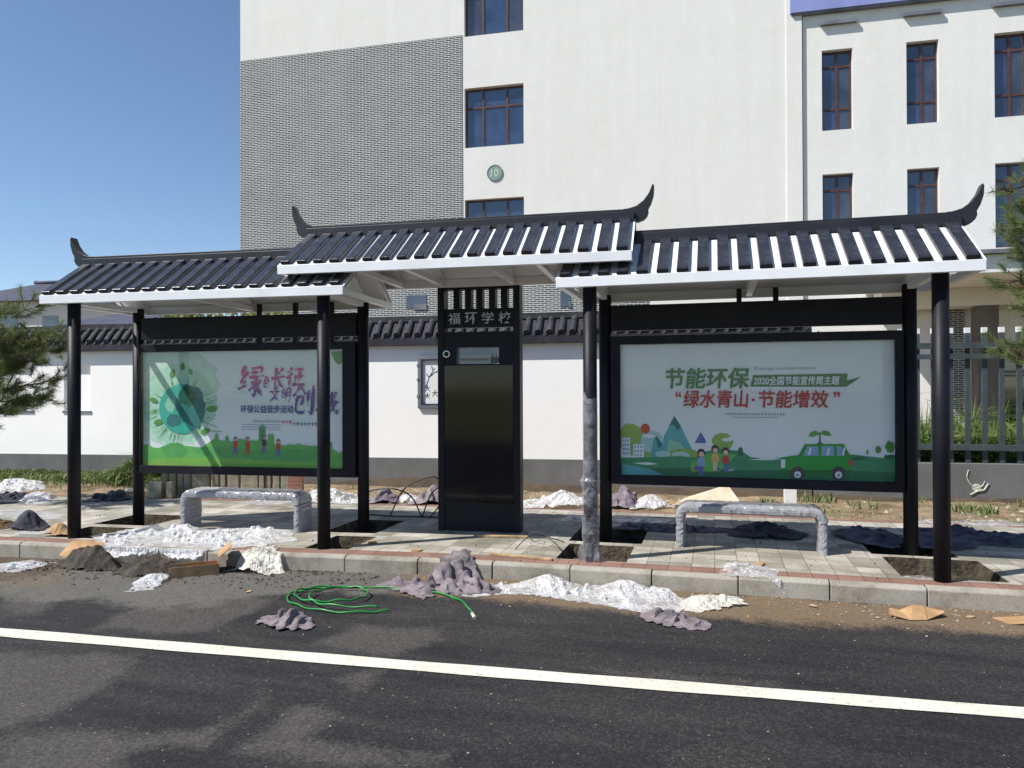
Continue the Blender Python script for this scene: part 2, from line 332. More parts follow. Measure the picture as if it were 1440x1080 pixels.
def road():
    xs = np.concatenate([np.linspace(-60, -9, 18)[:-1], np.arange(-9, 4.001, .035), np.linspace(4, 60, 18)[1:]])
    ts = np.concatenate([[0], -np.arange(.035, 5.2, .035), [-7, -12, -14.5]])
    X, T = np.meshgrid(xs, ts); Y = ky(X)+T+.01; Z = np.full(X.shape, -.15)
    n1 = fbm(X*1.6, Y*1.6, 3)-.5; n2 = fbm(X*9, Y*9, 9)-.5
    dust = np.zeros(X.shape)
    for p in DUST: dust = np.maximum(dust, np.clip((sdist(X, Y, p)+n1*.25+n2*.10)/.16+.35, 0, 1))
    dust = np.maximum(dust*.8, np.clip((fbm(X*.9+5, Y*2.2, 21)-.6)*3, 0, .35))
    grit = np.clip((sdist(X, Y, GRIT)+n1*.5+n2*.2)/.25+.5, 0, 1)
    sand = np.clip((sdist(X, Y, SAND)+n1*.35+n2*.16)/.3+.35, 0, 1)
    sand = np.maximum(sand, .5*np.clip((sdist(X, Y, [(-9, 5.0), (-9, 6.2), (-6.4, 6.2), (-5.9, 5.75), (-5.6, 5.2), (-6.4, 4.9)])+n1*.5+n2*.2)/.3+.35, 0, 1))
    near = np.clip(1+T/.22, 0, 1)*.6*(.6+n2*1.5)                  # dirt collected in the gutter
    sand = np.maximum(sand, np.clip(near, 0, 1))
    Z = Z+grit*np.abs(n2)*.03+sand*n1*.02
    ny, nx = X.shape; V = np.stack([X, Y, Z], -1).reshape(-1, 3)
    I = np.arange(ny*nx).reshape(ny, nx); F = np.stack([I[:-1, :-1], I[1:, :-1], I[1:, 1:], I[:-1, 1:]], -1).reshape(-1, 4)
    o = raw('road', V.tolist(), F.tolist(), M['asphalt'], smooth=True)
    a = o.data.color_attributes.new('wear', 'FLOAT_COLOR', 'POINT')
    a.data.foreach_set('color', np.stack([dust, grit, sand, np.ones_like(dust)], -1).reshape(-1).astype(np.float32)); tag(o, kind='structure')
def asphalt():
    k = NT('asphalt'); v = k.coord(); at = k.n('ShaderNodeVertexColor'); at.layer_name = 'wear'; sp = k.n('ShaderNodeSeparateColor'); k.l(at.outputs[0], sp.inputs[0])
    vf = k.n('ShaderNodeTexVoronoi'); vf.inputs['Scale'].default_value = 95; k.l(v, vf.inputs['Vector'])
    fm = k.n('ShaderNodeMix'); fm.inputs[0].default_value = .32; k.l(k.noise(v, 70, 5, .75), fm.inputs[2]); k.l(k.ramp(vf.outputs['Color'], (0, G), (1, Wt)), fm.inputs[3]); fine = fm.outputs[0]
    c0 = k.ramp(fine, (.25, (.011, .011, .0125)), (.5, (.021, .0205, .022)), (.68, (.045, .043, .043)), (.8, (.11, .105, .10)))
    mpw = k.n('ShaderNodeMapping'); mpw.inputs['Scale'].default_value = (.45, 3.2, 1); mpw.inputs['Rotation'].default_value = (0, 0, -.06); k.l(v, mpw.inputs[0]); big = k.ramp(k.noise(mpw.outputs[0], 1.1, 6, .65), (.35, (.72, .72, .74)), (.65, (1.5, 1.42, 1.32))); c0 = k.mix(1, c0, big, 'MULTIPLY')
    c1 = k.ramp(fine, (.25, (.034, .031, .028)), (.5, (.062, .056, .050)), (.75, (.125, .115, .104)))
    c2 = k.ramp(fine, (.25, (.055, .052, .046)), (.6, (.13, .122, .106)), (.8, (.21, .2, .175)))
    c3 = k.ramp(fine, (.2, (.09, .064, .042)), (.6, (.18, .128, .08)), (.8, (.25, .19, .13)))
    def f(i, lo=.24, hi=.78):
        m = k.n('ShaderNodeMath', operation='MULTIPLY_ADD'); k.l(sp.outputs[i], m.inputs[0]); m.inputs[1].default_value = 1.0
        nn = k.n('ShaderNodeMath', operation='MULTIPLY_ADD'); k.l(k.noise(v, 42, 6, .75), nn.inputs[0]); nn.inputs[1].default_value = 1.8; nn.inputs[2].default_value = -.92; k.l(nn.outputs[0], m.inputs[2])
        return k.ramp(m.outputs[0], (lo, G), (hi, Wt))
    c = k.mix(f(0), c0, c1); c = k.mix(f(1), c, c2); c = k.mix(f(2), c, c3)
    vo = k.n('ShaderNodeTexVoronoi'); vo.inputs['Scale'].default_value = 16; k.l(v, vo.inputs['Vector'])
    fl = k.ramp(vo.outputs['Distance'], (.05, Wt), (.085, G)); sel = k.ramp(vo.outputs['Color'], (.62, G), (.64, Wt)); m = k.mix(1, fl, sel, 'MULTIPLY')
    k.base(k.mix(m, c, lin(150, 140, 125))); k.set(Roughness=.8, Specular_IOR_Level=.25)
    k.bump(fine, .7, .006); return k.m
M['asphalt'] = asphalt(); road()
LX = [-60, -5, -1.2, 1.6, 60]; LY = [.4, 4.135, 4.34, 4.52, 8.2]
def kerbmat():
    k = NT('kerb_concrete'); v = k.coord(); uv = k.n('ShaderNodeUVMap'); uv.uv_map = 'UVMap'
    k.base(k.mix(.8, k.ramp(k.noise(v, 2.3, 6, .65), (.3, lin(170, 165, 154)), (.5, lin(160, 154, 142)), (.72, lin(112, 104, 88))), k.ramp(k.noise(v, 50, 4), (.3, (.78, .78, .77)), (.7, (1.05, 1.05, 1.04))), 'MULTIPLY'))
    k.set(Roughness=.9, Specular_IOR_Level=.2); k.bump(k.noise(v, 70, 5), .4, .006); return k.m
M['kerb'] = kerbmat()
def paint():
    k = NT('road_paint'); v = k.coord(); w = k.ramp(k.noise(v, 38, 5, .75), (.35, G), (.43, Wt))
    k.base(k.mix(1, k.mix(w, lin(150, 143, 130), lin(212, 207, 193)), k.ramp(k.noise(v, 2.6, 5, .65), (.35, (.88, .87, .84)), (.6, Wt)), 'MULTIPLY')); k.set(Roughness=.7); k.bump(k.noise(v, 90, 4), .3, .004); return k.m
M['paint'] = paint()
xs = np.arange(-60, 60.01, .25); V = []; F = []
for x in xs:
    y = np.interp(x, LX, LY); j = .004*math.sin(x*31)
    V += [(x, y-.078+j, -.144), (x, y+.078-j, -.144)]
for i in range(len(xs)-1): F.append((2*i, 2*i+2, 2*i+3, 2*i+1))
tag(raw('road_marking', V, F, 'paint'), kind='structure')
# kerb: a row of bevelled blocks, one band of street
kb = MB(); x = 1.03-.72*85
while x < 60:
    ln = .72 if -30 < x < 30 else 3.0
    a, b = x+.005, x+ln-.005; ya, yb = float(ky(a)), float(ky(b)); w = .085
    jz = random.uniform(-.004, .004); jy = random.uniform(-.005, .005)
    def sec(X, Y): return [(X, Y+jy, -.20), (X, Y+jy, -.022+jz), (X, Y+.022+jy, .003+jz), (X, Y+w, .003+jz), (X, Y+w, -.20)]
    A = [kb.b.verts.new(p) for p in sec(a, ya)]; B = [kb.b.verts.new(p) for p in sec(b, yb)]
    kb.b.faces.new(A); kb.b.faces.new(B[::-1])
    for i in range(5): kb.b.faces.new((A[i], B[i], B[(i+1) % 5], A[(i+1) % 5]))
    x += ln
tag(kb.build('kerb', 'kerb', bevel=.006), kind='structure')
# paving with open pits round the posts: (x0, x1, t0, t1) in kerb coordinates
PITS = [(-3.98, -3.52, .29, .94), (-1.44, -.78, .29, .98), (1.52, 2.32, .33, 1.10), (-4.22, -3.62, 1.12, 1.92), (-1.48, -.72, 1.12, 1.95), (1.45, 2.2, 1.2, 1.9), (-7.05, -6.45, .35, .95), (-7.15, -6.4, 1.1, 1.8)]
def sheet(name, x0, x1, tlist, z, mat, holes=(), dx=.5, extra=()):
    X = sorted(set([round(v, 3) for v in np.arange(x0, x1+1e-6, dx)]+[h[i] for h in holes for i in (0, 1)]+[k_ for k_ in KX if x0 < k_ < x1]))
    T = sorted(set(list(tlist)+[h[i] for h in holes for i in (2, 3)]))
    V = []; UV = []; F = []
    for t in T:
        for x in X: V.append((x, float(ky(x))+t, z+.006*(vnoise(x*.7, t*.7, 5)-.5))); UV.append((x, t))
    n = len(X)
    for j in range(len(T)-1):
        for i in range(n-1):
            cx, ct = (X[i]+X[i+1])/2, (T[j]+T[j+1])/2
            if any(h[0] < cx < h[1] and h[2] < ct < h[3] for h in holes): continue
            F.append((j*n+i, j*n+i+1, (j+1)*n+i+1, (j+1)*n+i))
    me = bpy.data.meshes.new(name); me.from_pydata(V, [], F); uvl = me.uv_layers.new(name='UVMap')
    uvl.data.foreach_set('uv', [c for p in me.polygons for vi in p.vertices for c in UV[vi]]); me.update()
    return tag(link(name, me, mat), kind='structure')
sheet('pavement_edging', -60, 60, [.085, .275], 0, 'redbrick')
sheet('pavement', -60, 60, [.275, 1, 2, 3.02], .0, 'paving', PITS)
sheet('pavement_border', -60, 60, [3.02, 3.14], .002, 'redbrick')
# pit walls and floors
pb = MB()
for (a, b, c, d) in PITS:
    n = 14; g = [[None]*(n+1) for _ in range(n+1)]
    for i in range(n+1):
        for j in range(n+1):
            x = a+(b-a)*i/n; t = c+(d-c)*j/n; e = i in (0, n) or j in (0, n)
            z = -.001 if e else -.19+.09*float(fbm(x*5, t*5, 8))+.035*float(vnoise(x*22, t*22, 4))
            g[i][j] = pb.b.verts.new((x, float(ky(x))+t, z))
    for i in range(n):
        for j in range(n): pb.b.faces.new((g[i][j], g[i+1][j], g[i+1][j+1], g[i][j+1]))
tag(pb.build('pit_soil', 'pit'), kind='structure')
# verge of bare soil and the ground beyond the wall
xs = np.concatenate([[-60, -30], np.arange(-16, 8, .12), [12, 30, 60]]); ts = np.concatenate([np.arange(3.14, 5.4, .1), [8, 14, 30, 60]])
X, T = np.meshgrid(xs, ts); Y = ky(X)+T; Z = -.004+.09*(fbm(X*1.2, Y*1.2, 4)-.42)*np.clip((T-3.14)*3, 0, 1)+.035*(fbm(X*7, Y*7, 14)-.5)*np.clip((T-3.14)*5, 0, 1)
ny, nx = X.shape; I = np.arange(ny*nx).reshape(ny, nx)
o = raw('verge_soil', np.stack([X, Y, Z], -1).reshape(-1, 3).tolist(), np.stack([I[:-1, :-1], I[:-1, 1:], I[1:, 1:], I[1:, :-1]], -1).reshape(-1, 4).tolist(), 'soil', smooth=True); tag(o, kind='structure')

# ------------------------------------------------------------------ school building (local x along the facade, -y towards the street)
B = empty('school_building', (-5, 21.5, 0), .04, 'tall white rendered school building with a grey brick panel and brown framed windows', 'building')
MW = [(-2.37, -.51, z0, z0+1.84) for z0 in (12.44, 9.0, 5.56)]
RW = [(x, x+.79, z0, z0+2.23) for x in (7.94, 10.08, 12.2, 14.3) for z0 in (8.7, 5.26)]
def holed(x0, x1, z0, z1, holes, y, rec, name, mat, par):
    X = sorted({x0, x1}|{h[i] for h in holes for i in (0, 1)}); Z = sorted({z0, z1}|{h[i] for h in holes for i in (2, 3)})
    mb = MB(); vv = {}
    def v(x, yy, z):
        k = (x, yy, z)
        if k not in vv: vv[k] = mb.b.verts.new(k)
        return vv[k]
    for i in range(len(X)-1):
        for j in range(len(Z)-1):
            cx, cz = (X[i]+X[i+1])/2, (Z[j]+Z[j+1])/2
            if any(h[0] < cx < h[1] and h[2] < cz < h[3] for h in holes): continue
            mb.b.faces.new((v(X[i], y, Z[j]), v(X[i+1], y, Z[j]), v(X[i+1], y, Z[j+1]), v(X[i], y, Z[j+1])))
    for (a, b, c, d) in holes:
        q = [(a, c), (b, c), (b, d), (a, d)]
        for k in range(4):
            (xa, za), (xb, zb) = q[k], q[(k+1) % 4]
            mb._f([(xa, y, za), (xb, y, zb), (xb, y+rec, zb), (xa, y+rec, za)])
    me = bpy.data.meshes.new(name); mb.b.to_mesh(me); mb.b.free(); return link(name, me, mat, par)
holed(-10.13, 7.0, 0, 17.5, MW, 0, .2, 'wall', 'facade', B)
sb = MB(); sb.box(-10.12, 6.99, .25, 14, 0, 17.4); sb.box(7.46, 19.9, .32, 12, 0, 11.9); sb.build('wall_core', 'facade', B)
eb = MB(); eb._f([(-10.13, 0, 0), (-10.13, .26, 0), (-10.13, .26, 17.5), (-10.13, 0, 17.5)]); eb._f([(-10.13, 0, 17.5), (7, 0, 17.5), (7, .26, 17.5), (-10.13, .26, 17.5)]); eb.build('wall_edge', 'facade', B)
holed(7.44, 20, 0, 12.05, RW, .06, .2, 'wing_wall', 'facade', B)
MB().box(7.0, 7.41, -.03, .25, 0, 17.4).build('pilaster', 'facade', B)
MB().box(7.41, 7.44, .05, .25, 0, 12.0).build('joint', 'ink', B)
MB().box(-10.14, -2.43, -.012, .04, 5.0, 12.5).build('brick_panel', 'brick', B)
bl = MB(); bl.box(-10.14, 3.2, -.014, .04, 0, 4.98); bl.build('brick_base', 'brick', B)
MB().box(10.68, 11.42, -.01, .06, 0, 3.66).build('brick_pier', 'brick', B)
def window(x0, x1, z0, z1, y, cols, rows, dark):
    f = MB(); t = .05; f.box(x0, x1, y-.04, y+.03, z0, z0+t); f.box(x0, x1, y-.04, y+.03, z1-t, z1); f.box(x0, x0+t, y-.038, y+.028, z0+t, z1-t); f.box(x1-t, x1, y-.038, y+.028, z0+t, z1-t)
    for c in cols: f.box(x0+c-.035, x0+c+.035, y-.042, y+.026, z0+t, z1-t)
    for r in rows: f.box(x0+t, x1-t, y-.039, y+.024, z0+r-.03, z0+r+.03)
    w = f.build('window', 'frame', B); xs_ = [x0+.02]+[x0+c for c in cols]+[x1-.02]
    for i in range(len(xs_)-1):
        MB().box(xs_[i]+.004, xs_[i+1]-.004, y-.012, y+.02, z0+.02, z1-.02).build('pane', 'panegrey' if i in dark else 'pane', w)
for (a, b, c, d) in MW: window(a, b, c, d, .19, (.56, 1.32), (1.26,), () if c < 12 else (0, 2))
for (a, b, c, d) in RW: window(a, b, c, d, .25, (.40,), (.62, 1.80), (1,))
for x in (7.9, 10.0, 12.15, 14.25): MB().prism([(-.06, 11.60), (-.06, 11.69), (.055, 11.715), (.055, 11.60)], x, x+.92, axis='x').build('window_hood', 'lintel', B)
cp = MB(); cp.box(7.15, 20, -.09, .3, 11.93, 11.99); cp.build('roof_soffit', 'lintel', B); MB().box(7.1, 20.05, -.12, .3, 11.99, 12.9).build('roof_edge', 'bluefascia', B)
for x0, x1, z0, z1 in ((-4.28, -3.62, 4.1, 4.52), (.60, .90, 4.03, 4.5), (-7.5, -6.8, 4.1, 4.5)):
    w = MB().box(x0, x1, -.03, .02, z0, z1).build('small_window', 'panegrey', B); MB().box(x0+.25, x1+.012, -.05, .01, z0-.03, z0+.14).build('sill', 'lintel', w)
dk = MB().cyl(-1.41, 8.17, -.022, .0, .235, 40, axis='y').build('number_plate', 'discteal', B)
def letters(name, body, x0, x1, z0, z1, y, mat, par, bold=0, shear=0, depth=.004):
    V, Fc = text_poly(body, bold, shear); P = [(x0+(x1-x0)*u, y, z0+(z1-z0)*v) for u, v in V]
    n = len(P); P2 = [(a, b+depth, c) for a, b, c in P]
    return raw(name, P+P2, Fc+[tuple(i+n for i in f[::-1]) for f in Fc], mat, par)
rg = MB(); a_ = [(-1.41+.235*math.cos(t*PI/20), 8.17+.235*math.sin(t*PI/20)) for t in range(41)]
rg.tube([(p[0], -.022, p[1]) for p in a_], .012, 6); rg.build('rim', 'lintel', dk)
letters('lettering', '10', -1.53, -1.29, 8.05, 8.29, -.028, 'discgreen', dk, .012)
# entrance porch at the right
MB().box(9.0, 17, -3.4, .05, 4.12, 4.54).build('porch_roof', 'porch', B, bevel=.02)
MB().box(8.9, 17.1, -3.55, .05, 4.542, 4.63).build('porch_coping', 'lintel', B)
MB().box(9.2, 16.9, -.9, -.02, 3.66, 4.115).build('porch_beam', 'porch', B)
MB().box(11.44, 11.92, -.86, -.42, 0, 3.655).build('porch_column', 'porchdark', B); MB().box(15.2, 15.7, -.86, -.42, 0, 3.655).build('porch_column', 'porchdark', B)
MB().box(12.3, 14.6, -.04, .08, 0, 2.7).build('entrance_door', 'panegrey', B)

# ------------------------------------------------------------------ perimeter wall with tile coping
P = empty('perimeter_wall', (-5, 11.1, 0), .035, 'white perimeter wall with grey plinth and dark clay tile coping', 'wall')
X0, X1 = -22.0, 6.35
NI = [(-8.45, -7.25), (-6.56, -5.98), (.36, 1.55), (-13.5, -12.3), (-10.9, -9.7)]
NI = [(a, b, 1.22, 2.08) for a, b in NI if (a, b) != (.36, 1.55)]
holed(X0, X1, .3, 2.30, NI, 0, .07, 'wall_face', 'wallwhite', P)
cb = MB(); cb.box(X0, X1, .071, .3, .3, 2.30); cb.build('wall_core', 'wallwhite', P)
MB().prism([(X0, -.3), (X1, -.3), (X1, .525), (X0, .285)], -.035, .30).build('plinth', 'plinth', P)
MB().prism([(X0, -.3), (X1, -.3), (X1, .12), (2.4, .10), (1.6, .2), (.2, .16), (-1.2, .05), (X0, .0)], -.039, -.03).build('plinth_mud_stain', 'plinthdirty', P)
for (a, b, c, d) in NI: MB().box(a-.02, b+.02, -.02, .06, c-.045, c-.002).build('niche_sill', 'lintel', P)
MB().box(X0, X1, -.118, .42, 2.302, 2.405).build('coping_band', 'tilecap', P)
tl = MB(); tl.prism([(-.10, 2.407), (-.10, 2.45), (.13, 2.72), (.17, 2.72), (.40, 2.45), (.40, 2.407)], X0, X1, axis='x'); tl.build('tile_bed', 'tilecap', P)
# round cover tiles in two courses and scalloped drip tiles
def tiles():
    V = []; Fc = []
    def half(xc, y0, z0, y1, z1, r, cap):
        n = 7; b0 = len(V)
        for (y, z, rr) in ((y0, z0, r), (y1, z1, r*.92)):
            for k in range(n): a = PI*k/(n-1); V.append((xc+rr*math.cos(a), y-rr*math.sin(a)*.45, z+rr*math.sin(a)*.9))
        for k in range(n-1): Fc.append((b0+k, b0+k+1, b0+n+k+1, b0+n+k))
        if cap: Fc.append(tuple(b0+k for k in range(n)))
    x = X0+.08
    while x < X1-.05:
        for q in range(3):
            y0, y1 = -.112+.08*q, -.112+.08*(q+1)+.015; half(x+random.uniform(-.004, .004), y0, 2.455+.09*q-.004, y1, 2.455+.09*(q+1)+.010, .056+.004*(q == 0), True)
        half(x, .41, 2.455, .2, 2.70, .055, True)
        b0 = len(V); n = 7                                        # drip tile between two covers
        for k in range(n):
            u = k/(n-1); V.append((x+.045+.09*u, -.106, 2.452-.008)); V.append((x+.045+.09*u, -.113, 2.44-.040*math.sin(PI*u)))
        for k in range(n-1): Fc.append((b0+2*k, b0+2*k+1, b0+2*k+3, b0+2*k+2))
        x += .18
    return raw('coping_tiles', V, Fc, 'tile', P)
tiles()
rd = MB(); rd.box(X0, X1, .08, .22, 2.70, 2.79); rd.cyl(0, 0, 0, .001, .001, 3)
rd.build('coping_ridge', 'tile', P, bevel=.02)

# framed calligraphy on the wall
Q = empty('wall_picture', (-5+.035*0, 11.1, 0), .035, 'dark framed calligraphy picture hung on the white wall beside the black kiosk', 'picture')
fx0, fx1, fz0, fz1 = .37, 1.62, 1.28, 2.13
f = MB(); t = .06
f.box(fx0, fx1, -.05, .0, fz0, fz0+t); f.box(fx0, fx1, -.05, .0, fz1-t, fz1); f.box(fx0, fx0+t, -.048, .0, fz0+t, fz1-t); f.box(fx1-t, fx1, -.048, .0, fz0+t, fz1-t)
for z in (1.45, 1.72, 1.95): f.box(fx0-.012, fx0+.03, -.056, -.001, z, z+.05)
f.build('frame', 'lintel', Q, bevel=.006); ib = MB(); ib.box(fx0+.06, fx0+.075, -.052, -.01, fz0+.075, fz1-.06); ib.box(fx0+.06, fx1-.06, -.054, -.01, fz0+.06, fz0+.075); ib.box(fx0+.06, fx1-.06, -.053, -.011, fz1-.075, fz1-.06); ib.build('inner_trim', 'tile', Q)
pp = MB().box(fx0+.07, fx1-.07, -.018, -.004, fz0+.06, fz1-.06).build('paper_sheet', 'paper', Q)
st = MB()
def stroke(pts, w=.012):
    for (a, b), (c, d) in zip(pts, pts[1:]):
        v = Vector((c-a, d-b)).normalized(); nx, nz = -v.y*w/2, v.x*w/2; st._f([(a-nx, -.0195, b-nz), (c-nx*.6, -.0195, d-nz*.6), (c+nx*.6, -.0195, d+nz*.6), (a+nx, -.0195, b+nz)])
for s_ in ([(.50, 1.62), (.56, 1.78), (.66, 1.93)], [(.58, 1.80), (.66, 1.86), (.72, 1.88)], [(.62, 1.9), (.60, 1.97)], [(.56, 1.78), (.51, 1.84)]): stroke(s_, .02)
for (cx, cz, s_) in ((.53, 1.60, .09), (.53, 1.48, .08), (.66, 1.52, .1), (.78, 1.55, .1), (.9, 1.6, .1), (1.05, 1.6, .1), (1.2, 1.58, .1)):
    for ln_ in ([(-.5, .1), (.5, .2)], [(0, .6), (-.05, 0), (-.45, -.5)], [(0, .05), (.45, -.5)]): stroke([(cx+u*s_, cz+v*s_) for u, v in ln_], .014)
st.build('lettering', 'ink', pp)

# ------------------------------------------------------------------ railing fence at the right
Fn = empty('railing_fence', (-5, 11.1, 0), .035, 'grey metal railing fence with white capped pickets on a low grey wall', 'fence')
MB().prism([(6.37, -.3), (24, -.3), (24, .62), (6.37, .53)], -.03, .22).build('low_wall', 'plinth', Fn)
MB().prism([(6.37, -.3), (24, -.3), (24, .12), (9.5, .10), (7.4, .05), (6.37, .08)], -.034, -.025).build('low_wall_mud_stain', 'plinthdirty', Fn)
for z0, z1 in ((.72, .80), (1.985, 2.055), (2.13, 2.21)): MB().box(6.37, 24, .05, .11, z0, z1).build('rail', 'fence', Fn)
pk = MB().box(-.033, .033, -.02, .02, .5, 2.345).build('picket', 'fence', Fn, bevel=.003); pc = MB().box(-.034, .034, -.021, .021, 2.346, 2.42).build('picket_cap', 'fencecap', pk)
pk.location = (6.5, .13, 0)
i = 1
while 6.5+.212*i < 16:
    k = pk.copy(); COL.objects.link(k); k.parent = Fn; k.location = (6.5+.212*i, .13, 0); c = pc.copy(); COL.objects.link(c); c.parent = k; i += 1
# the splash of plaster on the low wall
V = []; sp_ = [(8.36, .46), (8.34, .36), (8.38, .27), (8.44, .22), (8.52, .24), (8.56, .31)]
s_ = MB(); s_.tube([(x, -.037, z) for x, z in spline(sp_, 6)], .007, 8); s_.cyl(8.46, .22, -.04, -.03, .055, 20, axis='y'); s_.tube([(8.38, -.037, .12), (8.46, -.037, .17), (8.55, -.037, .19), (8.6, -.037, .28)], .012, 8)
s_.build('plaster_splash', 'filmcream', Fn)

# ------------------------------------------------------------------ posters
def palette(name, rgb, k=.9): return pm('print_'+name, lin(*rgb), tuple(c*k for c in lin(*rgb)), 8, .55, lo=.4, hi=.6)
PC = {n: palette(n, c) for n, c in dict(teal=(96, 178, 184), tealdark=(40, 118, 118), mint=(150, 206, 180), lime=(150, 186, 92), grass=(104, 182, 92), deep=(70, 146, 104), dark=(46, 116, 80), softg=(92, 168, 92), yleaf=(128, 186, 78), white=(236, 240, 248), sun=(214, 84, 60), carg=(52, 160, 66), card=(34, 118, 56), glass=(140, 176, 214), tyre=(84, 70, 78), red=(200, 66, 66), skin=(236, 196, 170), hair=(70, 56, 66), blue=(96, 110, 180), yellow=(224, 182, 110), txgreen=(44, 122, 66), txred=(190, 50, 60), txblue=(70, 78, 150), txmag=(190, 60, 130), grey=(140, 150, 176), purple=(130, 96, 160), leaf=(86, 150, 66), mist=(176, 214, 214), tealg=(58, 176, 158), forest=(28, 92, 70), paleg=(206, 232, 214), mintp=(178, 224, 200)).items()}
def posterbg(name, top, bot):
    k = NT(name); sp = k.n('ShaderNodeSeparateXYZ'); k.l(k.coord('Generated'), sp.inputs[0])
    k.base(k.mix(.12, k.ramp(sp.outputs[2], (0, bot), (1, top)), k.ramp(k.noise(k.coord(), 2, 3), (.3, (.6, .6, .6)), (.7, Wt)), 'MULTIPLY')); k.set(Roughness=.5); return k.m
class Poster:
    def __init__(s, x0, x1, z0, z1, y, bgm):
        s.x0, s.x1, s.z0, s.z1, s.y = x0, x1, z0, z1, y; s.V = []; s.F = []; s.mi = []; s.mats = [bgm]; s.k = 0
        s.poly([(0, 0), (1, 0), (1, 1), (0, 1)], bgm)
    def add(s, pts, faces, mat):
        if mat not in s.mats: s.mats.append(mat)
        s.k += 1; b = len(s.V); yy = s.y-.00008*s.k
        s.V += [(s.x0+(s.x1-s.x0)*u, yy, s.z0+(s.z1-s.z0)*v) for u, v in pts]; s.F += [tuple(i+b for i in f) for f in faces]; s.mi += [s.mats.index(mat)]*len(faces)
    def poly(s, pts, mat): s.add([(min(max(u, 0), 1), min(max(v, 0), 1)) for u, v in pts], [tuple(range(len(pts)))], mat)
    def ell(s, u, v, ru, rv, mat, n=24, wob=0, seed=0):
        r = random.Random(seed); s.poly([(u+ru*(1+wob*r.uniform(-1, 1))*math.cos(2*PI*i/n), v+rv*(1+wob*r.uniform(-1, 1))*math.sin(2*PI*i/n)) for i in range(n)], mat)
    def rect(s, u0, v0, u1, v1, mat): s.poly([(u0, v0), (u1, v0), (u1, v1), (u0, v1)], mat)
    def build(s, par): return raw('poster', s.V, s.F, s.mats, par, mi=s.mi)
def ptext(P_, name, body, u0, v0, u1, v1, mat, par, bold=0, shear=0, rot=0):
    V, Fc = text_poly(body, 0, shear); yy = P_.y-.00008*(P_.k+4); out = []; FF = []
    for q, (ox, oz) in enumerate(((0, 0), (1, 0), (-1, 0), (0, 1), (0, -1), (.7, .7), (-.7, -.7), (.7, -.7), (-.7, .7))[:9 if bold else 1]):
        n0 = len(out)
        for a, b in V:
            u = u0+(u1-u0)*a; v = v0+(v1-v0)*b+rot*(a-.5); out.append((P_.x0+(P_.x1-P_.x0)*u+ox*bold, yy-.00004*q, P_.z0+(P_.z1-P_.z0)*v+oz*bold))
        FF += [tuple(i+n0 for i in f) for f in Fc]
    return raw(name, out, FF, mat, par)
def smalltext(P_, u0, u1, v, h, mat, n, seed):                    # lines too small to read in the photo: a row of tiny marks
    r = random.Random(seed); w = (u1-u0)/n
    for i in range(n):
        a = u0+w*i
        P_.rect(a+w*.1, v+h*r.uniform(.4, .55), a+w*.85, v+h*.7, mat); P_.rect(a+w*r.uniform(.3, .5), v, a+w*.62, v+h, mat)
